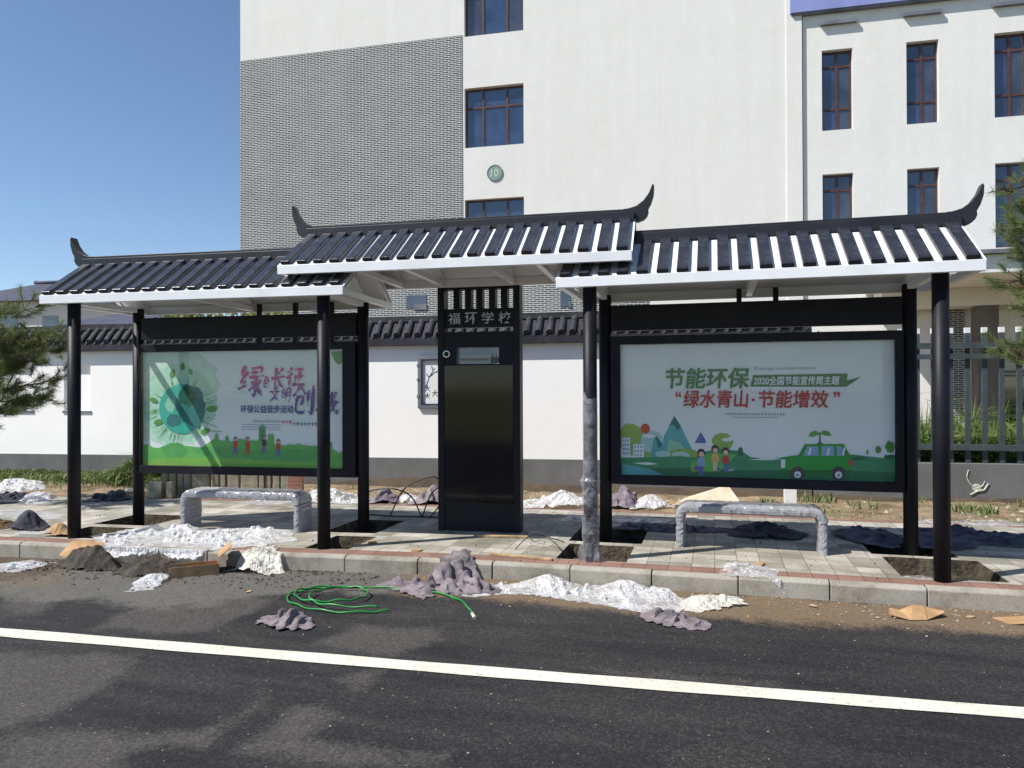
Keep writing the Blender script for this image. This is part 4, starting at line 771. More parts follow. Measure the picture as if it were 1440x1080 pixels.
# ------------------------------------------------------------------ crumpled cloth, plastic and mud
def crumple(name, poly, h, mat, seed, label, cat, cell=.016, z=0.0, lumps=(), comp=1.5, comp2=1.2, crease=0, bend=.15, bs=2, smooth=False, group=None, kind=None, warp=.06, iters=130, grav=.0009, pit=None, hold=.04, noise_h=1.0, **_):
    """a sheet larger than its footprint, settled by a small position-based cloth solver so that it buckles into folds over the lumps under it"""
    P_ = np.array(poly); lo_, hi_ = P_.min(0)-.06, P_.max(0)+.06; c0 = P_.mean(0); g = np.random.default_rng(seed)
    an = g.uniform(0, PI); ca, sa = math.cos(an), math.sin(an); R_ = np.array([[ca, sa], [-sa, ca]]); Q_ = (P_-c0)@R_.T; lo_, hi_ = Q_.min(0)-.06, Q_.max(0)+.06
    U, Vv = np.meshgrid(np.arange(lo_[0], hi_[0], cell), np.arange(lo_[1], hi_[1], cell)); X = U*ca-Vv*sa; Y = U*sa+Vv*ca; WX, WY = X+c0[0], Y+c0[1]
    sdv = sdist(WX, WY, poly)+warp*(fbm(WX*5, WY*5, seed+1)-.5)*2+.03*(vnoise(WX*19, WY*19, seed)-.5)
    msk = sdv > 0; env = np.clip(sdv/.08, 0, 1)
    fl = np.zeros_like(X)
    for (lx, ly, lr, lh) in lumps: fl = np.maximum(fl, lh*np.exp(-((WX-lx)**2+(WY-ly)**2)/lr**2))
    gz = np.where(WY-ky(WX) > -.004, .004, -.146) if pit is None else np.full_like(X, pit)
    p = np.stack([X, Y, gz+fl*env+h*env*(.25+.9*noise_h*(ridged(WX*5, WY*5, seed, 2)-.3))+.003*g.standard_normal(X.shape)], -1); p[..., :2] += .10*cell*g.standard_normal(p[..., :2].shape); ref = p.copy()
    rv = .5*(fbm(WX*3.5, WY*3.5, seed+4)-.5); rests = (cell*(comp2+rv*.5), cell*(comp+rv)); floor = gz+fl*.85; flz = fl+gz
    def solve(ax, st, off, k, mul):
        n = p.shape[ax]
        idx = np.concatenate([np.arange(off+q, max(n-st, off+q), 2*st) for q in range(st)]) if st > 1 else np.arange(off, n-st, 2)
        if len(idx) == 0: return
        a_ = np.take(p, idx, ax); b_ = np.take(p, idx+st, ax); m_ = np.take(msk, idx, ax) & np.take(msk, idx+st, ax); r_ = np.take(rests[ax], idx, ax)*mul
        d_ = b_-a_; L_ = np.sqrt((d_*d_).sum(-1))+1e-9; cr = (k*.5*(1-r_/L_)*m_)[..., None]*d_
        if ax == 0: p[idx] += cr; p[idx+st] -= cr
        else: p[:, idx] += cr; p[:, idx+st] -= cr
    vel = np.zeros_like(p)
    for it in range(iters):
        old = p.copy(); p += vel*.90; p[..., 2] -= grav
        for _ in range(2):
            for ax in (0, 1):
                for off in (0, 1): solve(ax, 1, off, .9, 1.0)
            for ax in (0, 1):
                for off in (0, bs): solve(ax, bs, off, bend, bs*.97)
        p[..., :2] += (ref[..., :2]-p[..., :2])*hold
        lowm = p[..., 2] < floor; p[..., 2] = np.where(lowm, floor, p[..., 2]); p[..., :2] = np.where(lowm[..., None], p[..., :2]*.5+old[..., :2]*.5, p[..., :2])
        p[..., 2] = np.where(p[..., 2] > flz+h, flz+h+(p[..., 2]-flz-h)*.6, p[..., 2])
        vel = np.clip(p-old, -.01, .01)
    if crease: p[..., 2] += crease*np.clip((p[..., 2]-gz)/.02, .2, 1)*(ridged(U*6+p[..., 2]*9+3*fbm(WX*2, WY*2, seed), Vv*19+2*fbm(WX*3, WY*3, seed+5), seed+2, 3)-.45)*2; p[..., :2] += (crease*1.2*(np.stack([vnoise(WX*31, WY*31, seed), vnoise(WX*31, WY*31, seed+9)], -1)-.5)); p[..., 2] = np.maximum(p[..., 2], gz)
    q = msk[:-1, :-1] & msk[1:, :-1] & msk[1:, 1:] & msk[:-1, 1:]
    ny_, nx_ = X.shape; I_ = np.arange(ny_*nx_).reshape(ny_, nx_); Fc = np.stack([I_[:-1, :-1], I_[:-1, 1:], I_[1:, 1:], I_[1:, :-1]], -1)[q]
    used = np.unique(Fc); mp = -np.ones(ny_*nx_, int); mp[used] = np.arange(len(used))
    o = raw(name, p.reshape(-1, 3)[used].tolist(), mp[Fc].tolist(), mat, smooth=smooth); o.location = (c0[0], c0[1], 0)
    if smooth: sd_ = o.modifiers.new('thickness', 'SOLIDIFY'); sd_.thickness = .006; sd_.offset = 1; sb2 = o.modifiers.new('soft', 'SUBSURF'); sb2.levels = 1; sb2.render_levels = 1
    return tag(o, label, cat, group, kind)
def heap(name, poly, h, mat, seed, label, cat, cell=.014, fold=11, sharp=.8, z=0, lumps=(), edge=.10, group=None):
    P_ = np.array(poly); lo_, hi_ = P_.min(0)-.08, P_.max(0)+.08; c0 = P_.mean(0); X, Y = np.meshgrid(np.arange(lo_[0], hi_[0], cell), np.arange(lo_[1], hi_[1], cell))
    sdv = sdist(X, Y, poly)+.05*(fbm(X*6, Y*6, seed+1)-.5)*2+.02*(vnoise(X*25, Y*25, seed)-.5); env = np.clip(1-np.exp(-np.maximum(sdv, 0)/edge), 0, 1)
    H = h*env*(.3+.7*ridged(X*fold, Y*fold, seed)**sharp)+.035*env*(fbm(X*28, Y*28, seed+4)-.35)
    for (lx, ly, lr, lh) in lumps: H = H+lh*np.exp(-((X-lx)**2+(Y-ly)**2)/lr**2)*np.clip(env*1.5, 0, 1)*(.5+.8*fbm(X*14, Y*14, seed+2))
    q = (sdv > 0); q = q[:-1, :-1] & q[1:, :-1] & q[1:, 1:] & q[:-1, 1:]; ny_, nx_ = X.shape; I_ = np.arange(ny_*nx_).reshape(ny_, nx_); Fc = np.stack([I_[:-1, :-1], I_[:-1, 1:], I_[1:, 1:], I_[1:, :-1]], -1)[q]
    used = np.unique(Fc); mp = -np.ones(ny_*nx_, int); mp[used] = np.arange(len(used)); V = np.stack([X-c0[0], Y-c0[1], np.maximum(H, 0)], -1).reshape(-1, 3)[used]
    o = raw(name, V.tolist(), mp[Fc].tolist(), mat, smooth=True); o.location = (c0[0], c0[1], z); return tag(o, label, cat, group)
RZ = -.148
gp, gc = 'discarded plastic sheets', 'discarded felt cloths'
def plastic(poly, h, seed, label, z=0, mat='film', **k): k['lumps'] = [(a, b, c, d*.72) for a, b, c, d in k.get('lumps', ())]; return crumple('plastic_sheet', poly, h*.9, mat, seed, label, 'plastic', z=z, group=gp, **{**dict(comp=1.22, comp2=1.10, crease=.013, bend=.3, bs=3, hold=.07, cell=.015), **k})
def cloth(poly, h, seed, label, z=0, mat='cloth', **k): return crumple('felt_cloth', poly, h*1.8, mat, seed, label, 'cloth', z=z, group=gc, **{**dict(comp=1.65, comp2=1.30, bend=.5, bs=3, crease=.007, smooth=True, cell=.015), **k})
cloth([(-2.88, 6.0), (-2.84, 6.12), (-2.7, 6.2), (-2.48, 6.13), (-2.27, 5.80), (-2.33, 5.70), (-2.52, 5.76)], .13, 1, 'mauve felt cloth lying over the green hose beside the kerb', RZ, lumps=((-2.45, 5.95, .12, .07),), cell=.012)
cloth([(-2.44, 5.97), (-2.50, 6.25), (-2.46, 6.60), (-2.24, 6.66), (-2.12, 6.40), (-1.8, 6.12), (-1.75, 6.0), (-2.01, 5.93), (-2.23, 5.9)], .12, 2, 'tall crumpled mauve felt heap leaning against the kerb in front of the kiosk', RZ, lumps=((-2.37, 6.30, .10, .19), (-2.27, 6.52, .10, .10), (-2.26, 6.34, .07, .22), (-2.12, 6.15, .06, .16), (-2.0, 6.09, .07, .11), (-2.42, 6.05, .05, .13), (-2.22, 6.0, .06, .10)), cell=.011, crease=.012)
cloth([(-3.28, 4.76), (-3.32, 4.92), (-3.2, 4.98), (-2.9, 4.9), (-2.86, 4.78), (-3.04, 4.70)], .12, 3, 'small mauve felt rag lying alone on the road left of the hose coil', RZ, lumps=((-3.06, 4.86, .12, .08),), cell=.010)
cloth([(-.53, 5.66), (-.46, 5.80), (-.24, 5.86), (-.11, 5.71), (-.03, 5.5), (-.15, 5.44), (-.41, 5.52)], .10, 4, 'pale mauve felt rag on the road at the right end of the plastic heap', RZ, lumps=((-.35, 5.7, .12, .05),), cell=.010)
plastic([(-2.39, 5.93), (-2.23, 6.15), (-1.87, 6.27), (-1.52, 6.42), (-.95, 6.45), (-.45, 6.46), (-.26, 6.25), (-.06, 6.25), (-.30, 5.82), (-.56, 5.80), (-1.03, 5.93), (-1.54, 6.03), (-1.98, 5.86)], .07, 11, 'long crumpled white plastic sheet lying on the road along the kerb', RZ, lumps=((-1.42, 6.34, .17, .15), (-.75, 6.36, .16, .13), (-.45, 6.30, .14, .08)))
plastic([(-.30, 6.15), (-.12, 6.40), (.14, 6.40), (.28, 6.19), (.02, 6.01), (-.14, 5.90), (-.23, 5.92)], .16, 12, 'bunched cream plastic bag on the sandy gutter at the end of the long plastic sheet', RZ, 'filmcream', lumps=((-.08, 6.16, .14, .08), (.1, 6.22, .12, .06)), cell=.012)
plastic([(.02, 6.53), (.09, 6.85), (.28, 7.0), (.51, 6.81), (.55, 6.46), (.32, 6.50)], .10, 13, 'clear crumpled plastic on the red edging in front of the right bench', 0, 'filmclear', cell=.012, lumps=((.2, 6.75, .15, .06),))
plastic([(-4.9, 5.25), (-5.06, 5.45), (-5.06, 5.71), (-5.0, 5.86), (-4.82, 5.66), (-4.72, 5.36)], .12, 14, 'white plastic bag lying on the road beside the open cardboard box', RZ, lumps=((-4.93, 5.6, .14, 0.096),), cell=.012)
plastic([(-4.50, 6.10), (-4.48, 6.36), (-4.36, 6.50), (-4.20, 6.45), (-3.95, 6.14), (-4.1, 6.03), (-4.27, 6.03)], .13, 15, 'cream plastic bag slumped against the kerb in front of the left bench', RZ, 'filmcream', lumps=((-4.28, 6.16, .12, .20), (-4.3, 6.4, .1, .08)), cell=.010)
plastic([(-6.9, 5.5), (-6.97, 5.75), (-6.75, 5.96), (-6.41, 5.94), (-6.46, 5.52)], .05, 17, 'white plastic sheet on the road at the left picture edge', RZ)
plastic([(-6.55, 6.52), (-6.40, 7.08), (-5.98, 7.05), (-5.59, 7.15), (-5.13, 7.38), (-4.62, 7.35), (-4.2, 6.85), (-4.50, 6.50), (-4.95, 6.10), (-5.31, 6.16), (-6.0, 6.05)], .10, 18, 'large white plastic sheet spread on the paving under the left bench', .004, lumps=((-5.75, 6.95, .16, 0.125), (-4.75, 7.0, .18, 0.125), (-5.2, 6.95, .2, 0.062), (-6.1, 6.9, .14, 0.088)))
plastic([(-11.6, 9.0), (-11.98, 9.96), (-11.33, 10.22), (-10.35, 9.37), (-10.55, 8.89)], .10, 19, 'white plastic sheet at the far left in front of the weeds', 0, cell=.03, lumps=((-11, 9.6, .3, 0.156),))
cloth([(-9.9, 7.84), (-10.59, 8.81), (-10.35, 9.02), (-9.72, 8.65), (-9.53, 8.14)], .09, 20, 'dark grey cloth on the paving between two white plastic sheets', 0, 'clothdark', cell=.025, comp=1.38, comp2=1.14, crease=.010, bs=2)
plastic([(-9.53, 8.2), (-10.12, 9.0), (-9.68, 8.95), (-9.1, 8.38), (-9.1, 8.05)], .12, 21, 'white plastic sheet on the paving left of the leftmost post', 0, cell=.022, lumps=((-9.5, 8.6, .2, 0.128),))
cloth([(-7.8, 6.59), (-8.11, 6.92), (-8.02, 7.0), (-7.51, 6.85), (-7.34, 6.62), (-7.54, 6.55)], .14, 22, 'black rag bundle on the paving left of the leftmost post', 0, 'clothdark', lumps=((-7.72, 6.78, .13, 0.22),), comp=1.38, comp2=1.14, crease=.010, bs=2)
crumple('paper_bag', [(-8.1, 6.51), (-8.55, 7.0), (-8.32, 7.06), (-7.85, 6.71), (-7.9, 6.55)], .16, 'brownbag', 23, 'crumpled brown paper bag at the left edge of the paving', 'bag', lumps=((-8.1, 6.75, .12, .08),))
crumple('cardboard_piece', [(-7.22, 6.50), (-7.30, 6.68), (-7.05, 6.70), (-6.86, 6.55), (-6.98, 6.46)], .10, 'card', 44, 'crumpled tan cardboard lying against the foot of the leftmost post', 'cardboard', lumps=((-7.08, 6.6, .10, .13),), comp=1.2, comp2=1.08, cell=.02, group='pieces of cardboard')
plastic([(-7.65, 6.42), (-7.5, 6.56), (-7.2, 6.55), (-7.15, 6.42), (-7.4, 6.38)], .05, 24, 'small white plastic scrap in front of the black rag bundle', 0, cell=.012)
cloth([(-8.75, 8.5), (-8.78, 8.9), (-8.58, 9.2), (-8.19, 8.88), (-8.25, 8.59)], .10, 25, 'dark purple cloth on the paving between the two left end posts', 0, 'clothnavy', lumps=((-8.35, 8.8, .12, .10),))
plastic([(-8.96, 9.45), (-9.15, 9.8), (-8.95, 9.77), (-8.74, 9.5)], .16, 26, 'small pale green plastic bag at the edge of the weeds', 0, 'filmcream', cell=.02)
plastic([(-5.87, 9.18), (-5.87, 9.75), (-4.94, 9.9), (-4.64, 9.36), (-5.25, 9.1)], .16, 27, 'white plastic heap seen between the two right posts of the left shelter', 0, cell=.022, lumps=((-5.4, 9.5, .25, 0.210),))
cloth([(-4.68, 9.36), (-4.8, 9.8), (-4.47, 9.9), (-4.23, 9.46)], .16, 28, 'grey felt bundle on the verge just right of the left shelter', 0, 'clothgrey', lumps=((-4.5, 9.6, .16, 0.156),))
plastic([(-4.35, 9.44), (-4.42, 9.9), (-4.17, 9.98), (-3.92, 9.52)], .17, 29, 'white plastic heap between the grey and mauve bundles behind the cables', 0, cell=.02, lumps=((-4.2, 9.7, .15, 0.150),))
cloth([(-4.05, 9.39), (-4.11, 9.85), (-3.86, 10.0), (-3.45, 9.75), (-3.55, 9.5)], .18, 30, 'tall mauve felt bundle behind the left side of the kiosk', 0, 'cloth', lumps=((-3.8, 9.7, .18, .22),))
plastic([(-2.6, 9.41), (-2.65, 10.02), (-2.22, 10.25), (-1.69, 10.2), (-1.5, 9.75), (-2.03, 9.46)], .18, 31, 'big white plastic heap on the verge just right of the kiosk', 0, cell=.022, lumps=((-2.0, 9.85, .3, 0.288), (-1.65, 9.9, .2, 0.216), (-2.4, 9.8, .2, 0.108)))
cloth([(-1.40, 9.81), (-1.40, 10.3), (-1.03, 10.4), (-.87, 10.1), (-1.04, 9.77)], .18, 32, 'folded grey felt heap behind the back left post of the right shelter', 0, 'clothgrey', lumps=((-1.2, 10.1, .2, 0.224),))
plastic([(-1.02, 9.77), (-1.0, 10.25), (-.72, 10.35), (-.54, 10.05), (-.76, 9.78)], .20, 33, 'pinkish white plastic bundle left of the large cardboard sheet', 0, cell=.02, lumps=((-.85, 10.0, .15, 0.234),))
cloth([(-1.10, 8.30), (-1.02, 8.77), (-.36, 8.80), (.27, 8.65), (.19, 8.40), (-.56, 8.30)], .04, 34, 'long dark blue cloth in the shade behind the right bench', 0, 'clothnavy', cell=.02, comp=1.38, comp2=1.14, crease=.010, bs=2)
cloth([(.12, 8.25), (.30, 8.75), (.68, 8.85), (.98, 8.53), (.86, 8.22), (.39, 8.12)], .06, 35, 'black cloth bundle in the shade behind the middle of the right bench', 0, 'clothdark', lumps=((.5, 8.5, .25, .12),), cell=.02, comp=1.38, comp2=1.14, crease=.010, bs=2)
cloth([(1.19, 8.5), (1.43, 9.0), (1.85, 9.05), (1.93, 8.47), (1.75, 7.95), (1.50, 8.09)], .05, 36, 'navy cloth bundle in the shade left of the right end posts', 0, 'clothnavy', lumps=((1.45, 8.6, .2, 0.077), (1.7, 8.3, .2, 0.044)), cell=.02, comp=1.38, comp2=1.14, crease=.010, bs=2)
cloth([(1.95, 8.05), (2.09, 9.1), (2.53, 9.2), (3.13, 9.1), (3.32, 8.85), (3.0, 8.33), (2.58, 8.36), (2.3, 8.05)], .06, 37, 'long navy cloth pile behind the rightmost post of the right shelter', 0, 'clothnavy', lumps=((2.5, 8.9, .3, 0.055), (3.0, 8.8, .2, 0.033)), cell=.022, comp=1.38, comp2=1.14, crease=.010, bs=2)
plastic([(1.60, 6.95), (1.62, 7.25), (1.80, 7.3), (1.92, 7.1), (1.85, 6.93)], .10, 38, 'small clear plastic scrap in the pit at the rightmost post', 0, 'filmclear', cell=.012, pit=-.09)
for poly, sd_, lb in (([(-6.4, 8.9), (-6.5, 9.6), (-5.9, 9.7), (-5.7, 9.1), (-6.0, 8.8)], 51, 'flat translucent plastic film on the paving behind the left bench'), ([(-3.5, 8.95), (-3.6, 9.5), (-3.0, 9.6), (-2.4, 9.4), (-2.6, 9.0)], 52, 'flat translucent plastic film lying behind the foot of the kiosk'), ([(-1.8, 8.6), (-1.75, 9.2), (-1.1, 9.25), (-.4, 9.1), (-.6, 8.8)], 53, 'flat grey film on the shaded paving behind the wrapped post'), ([(-9.0, 7.3), (-9.2, 7.7), (-8.3, 7.7), (-7.7, 7.3), (-8.2, 7.05)], 54, 'flat translucent film on the paving behind the black rag bundle'), ([(2.2, 9.55), (2.3, 9.9), (3.3, 10.1), (3.6, 9.7), (2.9, 9.5)], 55, 'flat white film on the soil right of the shelter')):
    plastic(poly, .06, sd_, lb, 0, 'filmclear', cell=.022, comp=1.12, comp2=1.04)
for poly, h, sd_, lb, lp in (([(-6.20, 5.76), (-6.40, 6.02), (-6.30, 6.06), (-6.0, 6.08), (-5.67, 6.02), (-5.52, 5.82), (-5.86, 5.70)], .10, 41, 'dark clump of excavated mud against the left kerb', ((-6.1, 5.96, .16, .12), (-5.85, 5.9, .16, .14))), ([(-5.49, 5.71), (-5.7, 6.08), (-5.51, 6.14), (-5.02, 6.16), (-4.86, 6.04), (-4.95, 5.76), (-5.21, 5.62)], .08, 42, 'low grey mortar heap between the mud clump and the cardboard box', ((-5.3, 6.0, .25, .07),))):
    heap('mud_heap', poly, h, 'mud', sd_, lb, 'mud heap', z=RZ, lumps=lp, group='mud heaps', cell=.014)

# shrink film left on the front left post of the right shelter
V = []; Fc = []; mi = []; n = 28; nz = 84
for j in range(nz):
    for k in range(n):
        a = 2*PI*k/n; z = -.10+1.62*j/(nz-1)+(.05*math.sin(a*2+1)+.03*math.sin(a*5) if j == nz-1 else 0); lowk = 1 if j < 44 else .35
        r_ = .0662+.011*lowk*float(ridged(k*.28+j*.10, j*.42, 6))+.012*lowk*float(vnoise(k*.5, j*.5, 9))+(.045*max(0, 1-abs(j-8)/6)*float(vnoise(k*.6, 3, 2)))+(.018*max(0, 1-abs(j-43)/3)*float(vnoise(k*.7, 8, 2)))
        V.append((r_*math.cos(a), r_*math.sin(a), z))
for j in range(nz-1):
    for k in range(n): Fc.append((j*n+k, j*n+(k+1) % n, (j+1)*n+(k+1) % n, (j+1)*n+k)); mi.append(0 if j < 43+2*math.sin(k) else 1)
o = raw('shrink_film', V, Fc, ['filmpost', 'filmtop'], mi=mi); o.location = (-1.1097, 6.7766, 0); tag(o, 'torn clear shrink film wrapped round the lower half of a black post', 'plastic film')

def crumbs(name, n, area, mat, seed, r0, r1, label):
    r = np.random.default_rng(seed); V = []; Fc = []; oc = np.array([(1, 0, 0), (0, 1, 0), (-1, 0, 0), (0, -1, 0), (0, 0, 1)], float); ff = ((0, 1, 4), (1, 2, 4), (2, 3, 4), (3, 0, 4))
    for i in range(n):
        x, y, z = area(r); q = r0+(r1-r0)*r.random()**3; a = r.uniform(0, PI); ca, sa = math.cos(a), math.sin(a); b = len(V)
        for o_ in oc*(1+.5*r.standard_normal((5, 3))*.5): V.append((x+q*(o_[0]*ca-o_[1]*sa), y+q*(o_[0]*sa+o_[1]*ca)*.8, z-.001+max(0, q*o_[2]*.7)))
        Fc += [tuple(b+k for k in f) for f in ff]
    return tag(raw(name, V, Fc, mat), label, None, None, 'stuff')
def ca1(r): x = r.uniform(-6.6, -3.0); return x, float(ky(x))-abs(r.normal(0, .32))-.02, -.146
def ca2(r): x = r.uniform(-3, 4); return x, float(ky(x))-abs(r.normal(0, .28))-.02, -.146
def ca3(r): x = r.uniform(-8, 3.5); return x, float(ky(x))+r.uniform(.1, 3.0), .002
def ca4(r): x = r.uniform(-9, 5); return x, float(ky(x))+r.uniform(3.2, 4.6), .01
def ca5(r): return r.uniform(-6, 3), r.uniform(2.3, 6), -.147
crumbs('mortar_crumbs', 1500, ca1, 'mud', 1, .004, .022, 'crumbs of dark mortar along the left gutter'); crumbs('sand_crumbs', 900, ca2, 'slab', 2, .003, .014, 'pale crumbs along the right gutter')
crumbs('paving_crumbs', 600, ca3, 'pit', 3, .003, .014, 'soil crumbs on the paving'); crumbs('verge_stones', 900, ca4, 'slab', 4, .008, .05, 'stones and rubble on the verge'); crumbs('road_grit', 350, ca5, 'slab', 5, .002, .008, 'grit on the asphalt')
# ------------------------------------------------------------------ hose, cables, timber, cardboard, pavers
H1 = [(-2.46, 5.3), (-2.59, 5.23), (-2.83, 5.16), (-3.1, 5.19), (-3.32, 5.29), (-3.43, 5.4), (-3.47, 5.55), (-3.36, 5.69), (-3.18, 5.8), (-2.85, 5.89), (-2.58, 5.89), (-2.38, 5.88), (-2.11, 5.78), (-1.92, 5.58), (-1.79, 5.36)]
H2 = [(-2.55, 5.29), (-2.77, 5.25), (-3.0, 5.25), (-3.16, 5.33), (-3.26, 5.47), (-3.25, 5.62), (-3.12, 5.75), (-2.96, 5.77), (-2.84, 5.69), (-2.79, 5.53), (-2.85, 5.43), (-2.97, 5.36), (-3.12, 5.31), (-3.28, 5.35), (-3.40, 5.46), (-3.42, 5.6), (-3.31, 5.70), (-3.14, 5.77)]
hz = empty('garden_hose', (-2.9, 5.5, RZ), 0, 'coiled bright green hose lying on the asphalt under a mauve felt cloth', 'hose')
MB().tube([(x+2.9, y-5.5, .013+.006*math.sin(i*.7)) for i, (x, y) in enumerate(spline(H1, 8))], .0078, 10).build('hose_length', 'hose', hz)
MB().tube([(x+2.9, y-5.5, .034+.007*math.sin(i*.6)) for i, (x, y) in enumerate(spline(H2, 8))], .0078, 10).build('hose_coil', 'hose', hz)
MB().tube([(-1.805+2.9, 5.385-5.5, .013), (-1.75+2.9, 5.29-5.5, .012)], .014, 10).build('hose_end', 'brass', hz)
cb_ = MB()
for pts in ([(-4.35, 8.55, 0), (-4.42, 8.75, .22), (-4.1, 8.8, .30), (-3.75, 8.7, .24), (-3.55, 8.6, .0)], [(-3.95, 8.55, 0), (-3.85, 8.8, .32), (-3.5, 8.9, .46), (-3.38, 8.9, .30), (-3.35, 8.85, .2)], [(-3.5, 8.5, 0), (-3.4, 8.6, .3), (-3.2, 8.7, .4), (-3.15, 8.7, .2), (-3.12, 8.6, 0)], [(-3.4, 8.5, .0), (-3.25, 8.6, .2), (-3.12, 8.7, .35), (-2.99, 8.7, .3), (-2.95, 8.6, .02)], [(-4.3, 8.5, .01), (-3.9, 8.45, .012), (-3.4, 8.5, .012), (-3.0, 8.55, .012)]):
    cb_.tube(spline(pts, 8), .009, 8)
tag(cb_.build('power_cables', 'cable'), 'loose loops of black power cable rising from the paving left of the kiosk', 'cables')
c2_ = MB()
for pts in ([(-2.0, 7.9, .01), (-1.85, 7.45, .04), (-1.6, 7.2, .09), (-1.42, 7.0, .02)], [(-1.9, 7.0, .01), (-1.8, 7.3, .1), (-1.6, 7.45, .04), (-1.5, 7.5, 0)]): c2_.tube(spline(pts, 8), .005, 6)
tag(c2_.build('thin_wire', 'cable'), 'thin dark wires lying on the paving right of the kiosk', 'wire')
def stick(x0, y0, x1, y1, w, h, label, z=.004):
    L = math.hypot(x1-x0, y1-y0); o = MB().box(-L/2, L/2, -w/2, w/2, 0, h).build('timber_batten', 'wood', bevel=.002); place(o, (x0+x1)/2, (y0+y1)/2, z, math.atan2(y1-y0, x1-x0)); tag(o, label, 'timber', 'timber battens')
stick(-2.5, 7.53, -1.92, 7.60, .035, .022, 'short timber batten lying at the foot of the kiosk'); stick(-2.08, 6.75, -1.45, 6.66, .04, .02, 'long timber batten lying along the red edging right of the felt heap')
stick(-.55, 10.2, .9, 10.45, .05, .04, 'pale timber lath on the soil behind the right bench')
def sheetpiece(name, pts, fold, label, cat, mat='card', z=0):
    mb = MB(); t = .005; mb.b.verts.ensure_lookup_table()
    top = [mb.b.verts.new((x, y, zz+t)) for x, y, zz in pts]; bot = [mb.b.verts.new((x, y, zz)) for x, y, zz in pts]
    for f in fold:
        mb.b.faces.new([top[i] for i in f]); mb.b.faces.new([bot[i] for i in f[::-1]])
    for i in range(len(pts)): j = (i+1) % len(pts); mb.b.faces.new((top[i], bot[i], bot[j], top[j]))
    o = mb.build(name, mat); o.location = (0, 0, z); return tag(o, label, cat, 'pieces of cardboard')
sheetpiece('cardboard', [(1.27, 6.15, .02), (1.41, 6.1, .0), (1.53, 6.13, .0), (1.68, 6.24, .035), (1.66, 6.32, .03), (1.54, 6.25, .07), (1.46, 6.24, .075), (1.37, 6.27, .02), (1.3, 6.25, .04)], [(0, 1, 7, 8), (1, 2, 5, 6, 7), (2, 3, 4, 5)], 'bent piece of cardboard lying on the sandy gutter at the right', 'cardboard', z=RZ)
sheetpiece('cardboard', [(2.02, 6.32, .0), (2.08, 6.17, .0), (2.45, 6.22, .03), (2.5, 6.4, .02), (2.27, 6.42, .0)], [(0, 1, 2, 3, 4)], 'flat piece of cardboard at the right picture edge on the gutter', 'cardboard', z=RZ)
sheetpiece('cardboard', [(-.55, 10.13, .02), (.36, 10.35, .02), (.36, 10.66, .0), (.18, 10.85, .22), (-.40, 10.58, .05)], [(0, 1, 2, 3, 4)], 'large pale cardboard sheet lying on the verge behind the right bench', 'cardboard', mat='cardpale')
sheetpiece('cardboard', [(-6.42, 5.98, -.10), (-6.34, 5.98, -.12), (-6.24, 6.06, -.03), (-6.02, 6.12, -.02), (-6.04, 6.17, .01), (-6.28, 6.13, .03), (-6.38, 6.10, .02)], [(0, 1, 2, 6), (2, 3, 4, 5, 6)], 'folded cardboard flap wedged on the kerb behind the mud clump', 'cardboard', z=.02)
bx = empty('cardboard_box', (-4.78, 5.95, RZ), math.radians(38), 'torn open cardboard box on the road beside the white plastic bag', 'box', 'pieces of cardboard')
w_ = MB(); w_.box(-.22, .22, -.15, -.144, 0, .10); w_.box(.214, .22, -.144, .15, 0, .16); w_.box(-.22, .21, .144, .15, 0, .07); w_.box(-.22, .22, -.144, .144, 0, .005); w_.build('tray', 'card', bx); fl_ = MB(); fl_.prism([(-.144, .0), (-.144, .006), (.14, .006), (.14, 0)], 0, .14, axis='x'); f_ = fl_.build('flap', 'card', bx); f_.location = (.222, 0, .158); f_.rotation_euler = (0, -math.radians(40), 0)
for i, (x, y, z) in enumerate(((-2.83, 6.73, .004), (.39, 6.98, .004), (-3.42, 6.95, .01))):
    o = MB().prism([(-.05, -.03), (.04, -.04), (.06, .02), (-.02, .05)], 0, .012, axis='z').build('cardboard_scrap', 'card'); place(o, x, y, z, i*1.3); tag(o, ('small cardboard scrap on the paving left of the tall felt heap', 'tiny orange cardboard scrap on the paving in front of the right bench', 'little board scrap lying at the pit beside the left shelter')[i], 'scrap', 'cardboard scraps')
for i, (x, y) in enumerate(((-3.87, 5.5), (1.87, 6.41-.12), (.75, 6.3))):
    o = MB().prism([(0, -.035), (.02, -.01), (.018, .02), (0, .045), (-.02, .015), (-.018, -.015)], 0, .006, axis='z').build('dry_leaf', 'wood'); place(o, x, y, RZ+.004, i*2); tag(o, ('yellow dry leaf on the road left of the hose coil', 'pale leaf scrap on the sand beside the right cardboard', 'small pale scrap on the sand below the right kerb')[i], 'leaf', 'dry leaves')
# a row of paving slabs on edge with a lower row in front
rng = random.Random(2); x = 0.0; o0 = np.array([-8.02, 9.30]); dr = np.array([.955, .295])
while x < 1.75:
    wd = rng.choice((.07, .07, .08, .16, .09, .24)); o = MB().box(0, wd, 0, .12, 0, .40).build('paving_slab', 'slab', bevel=.004)
    place(o, *(o0+dr*x+np.array([0, rng.uniform(-.03, .03)])), .0, math.atan2(dr[1], dr[0])); tag(o, 'beige concrete paving slab standing on edge in the row behind the left bench', 'paving slab', 'paving slabs stacked behind the left bench')
    x += wd+rng.choice((.008, .02, .035, .05))
for k in range(2):
    o = MB().box(0, .20-.12*k, 0, .12, 0, .24).build('paving_slab', 'slab', bevel=.004); place(o, -8.02+.26*k, 8.98+.08*k, 0, .3); tag(o, ('wide', 'narrow')[k]+' paving slab standing in front of the slab row at its left end', 'paving slab')
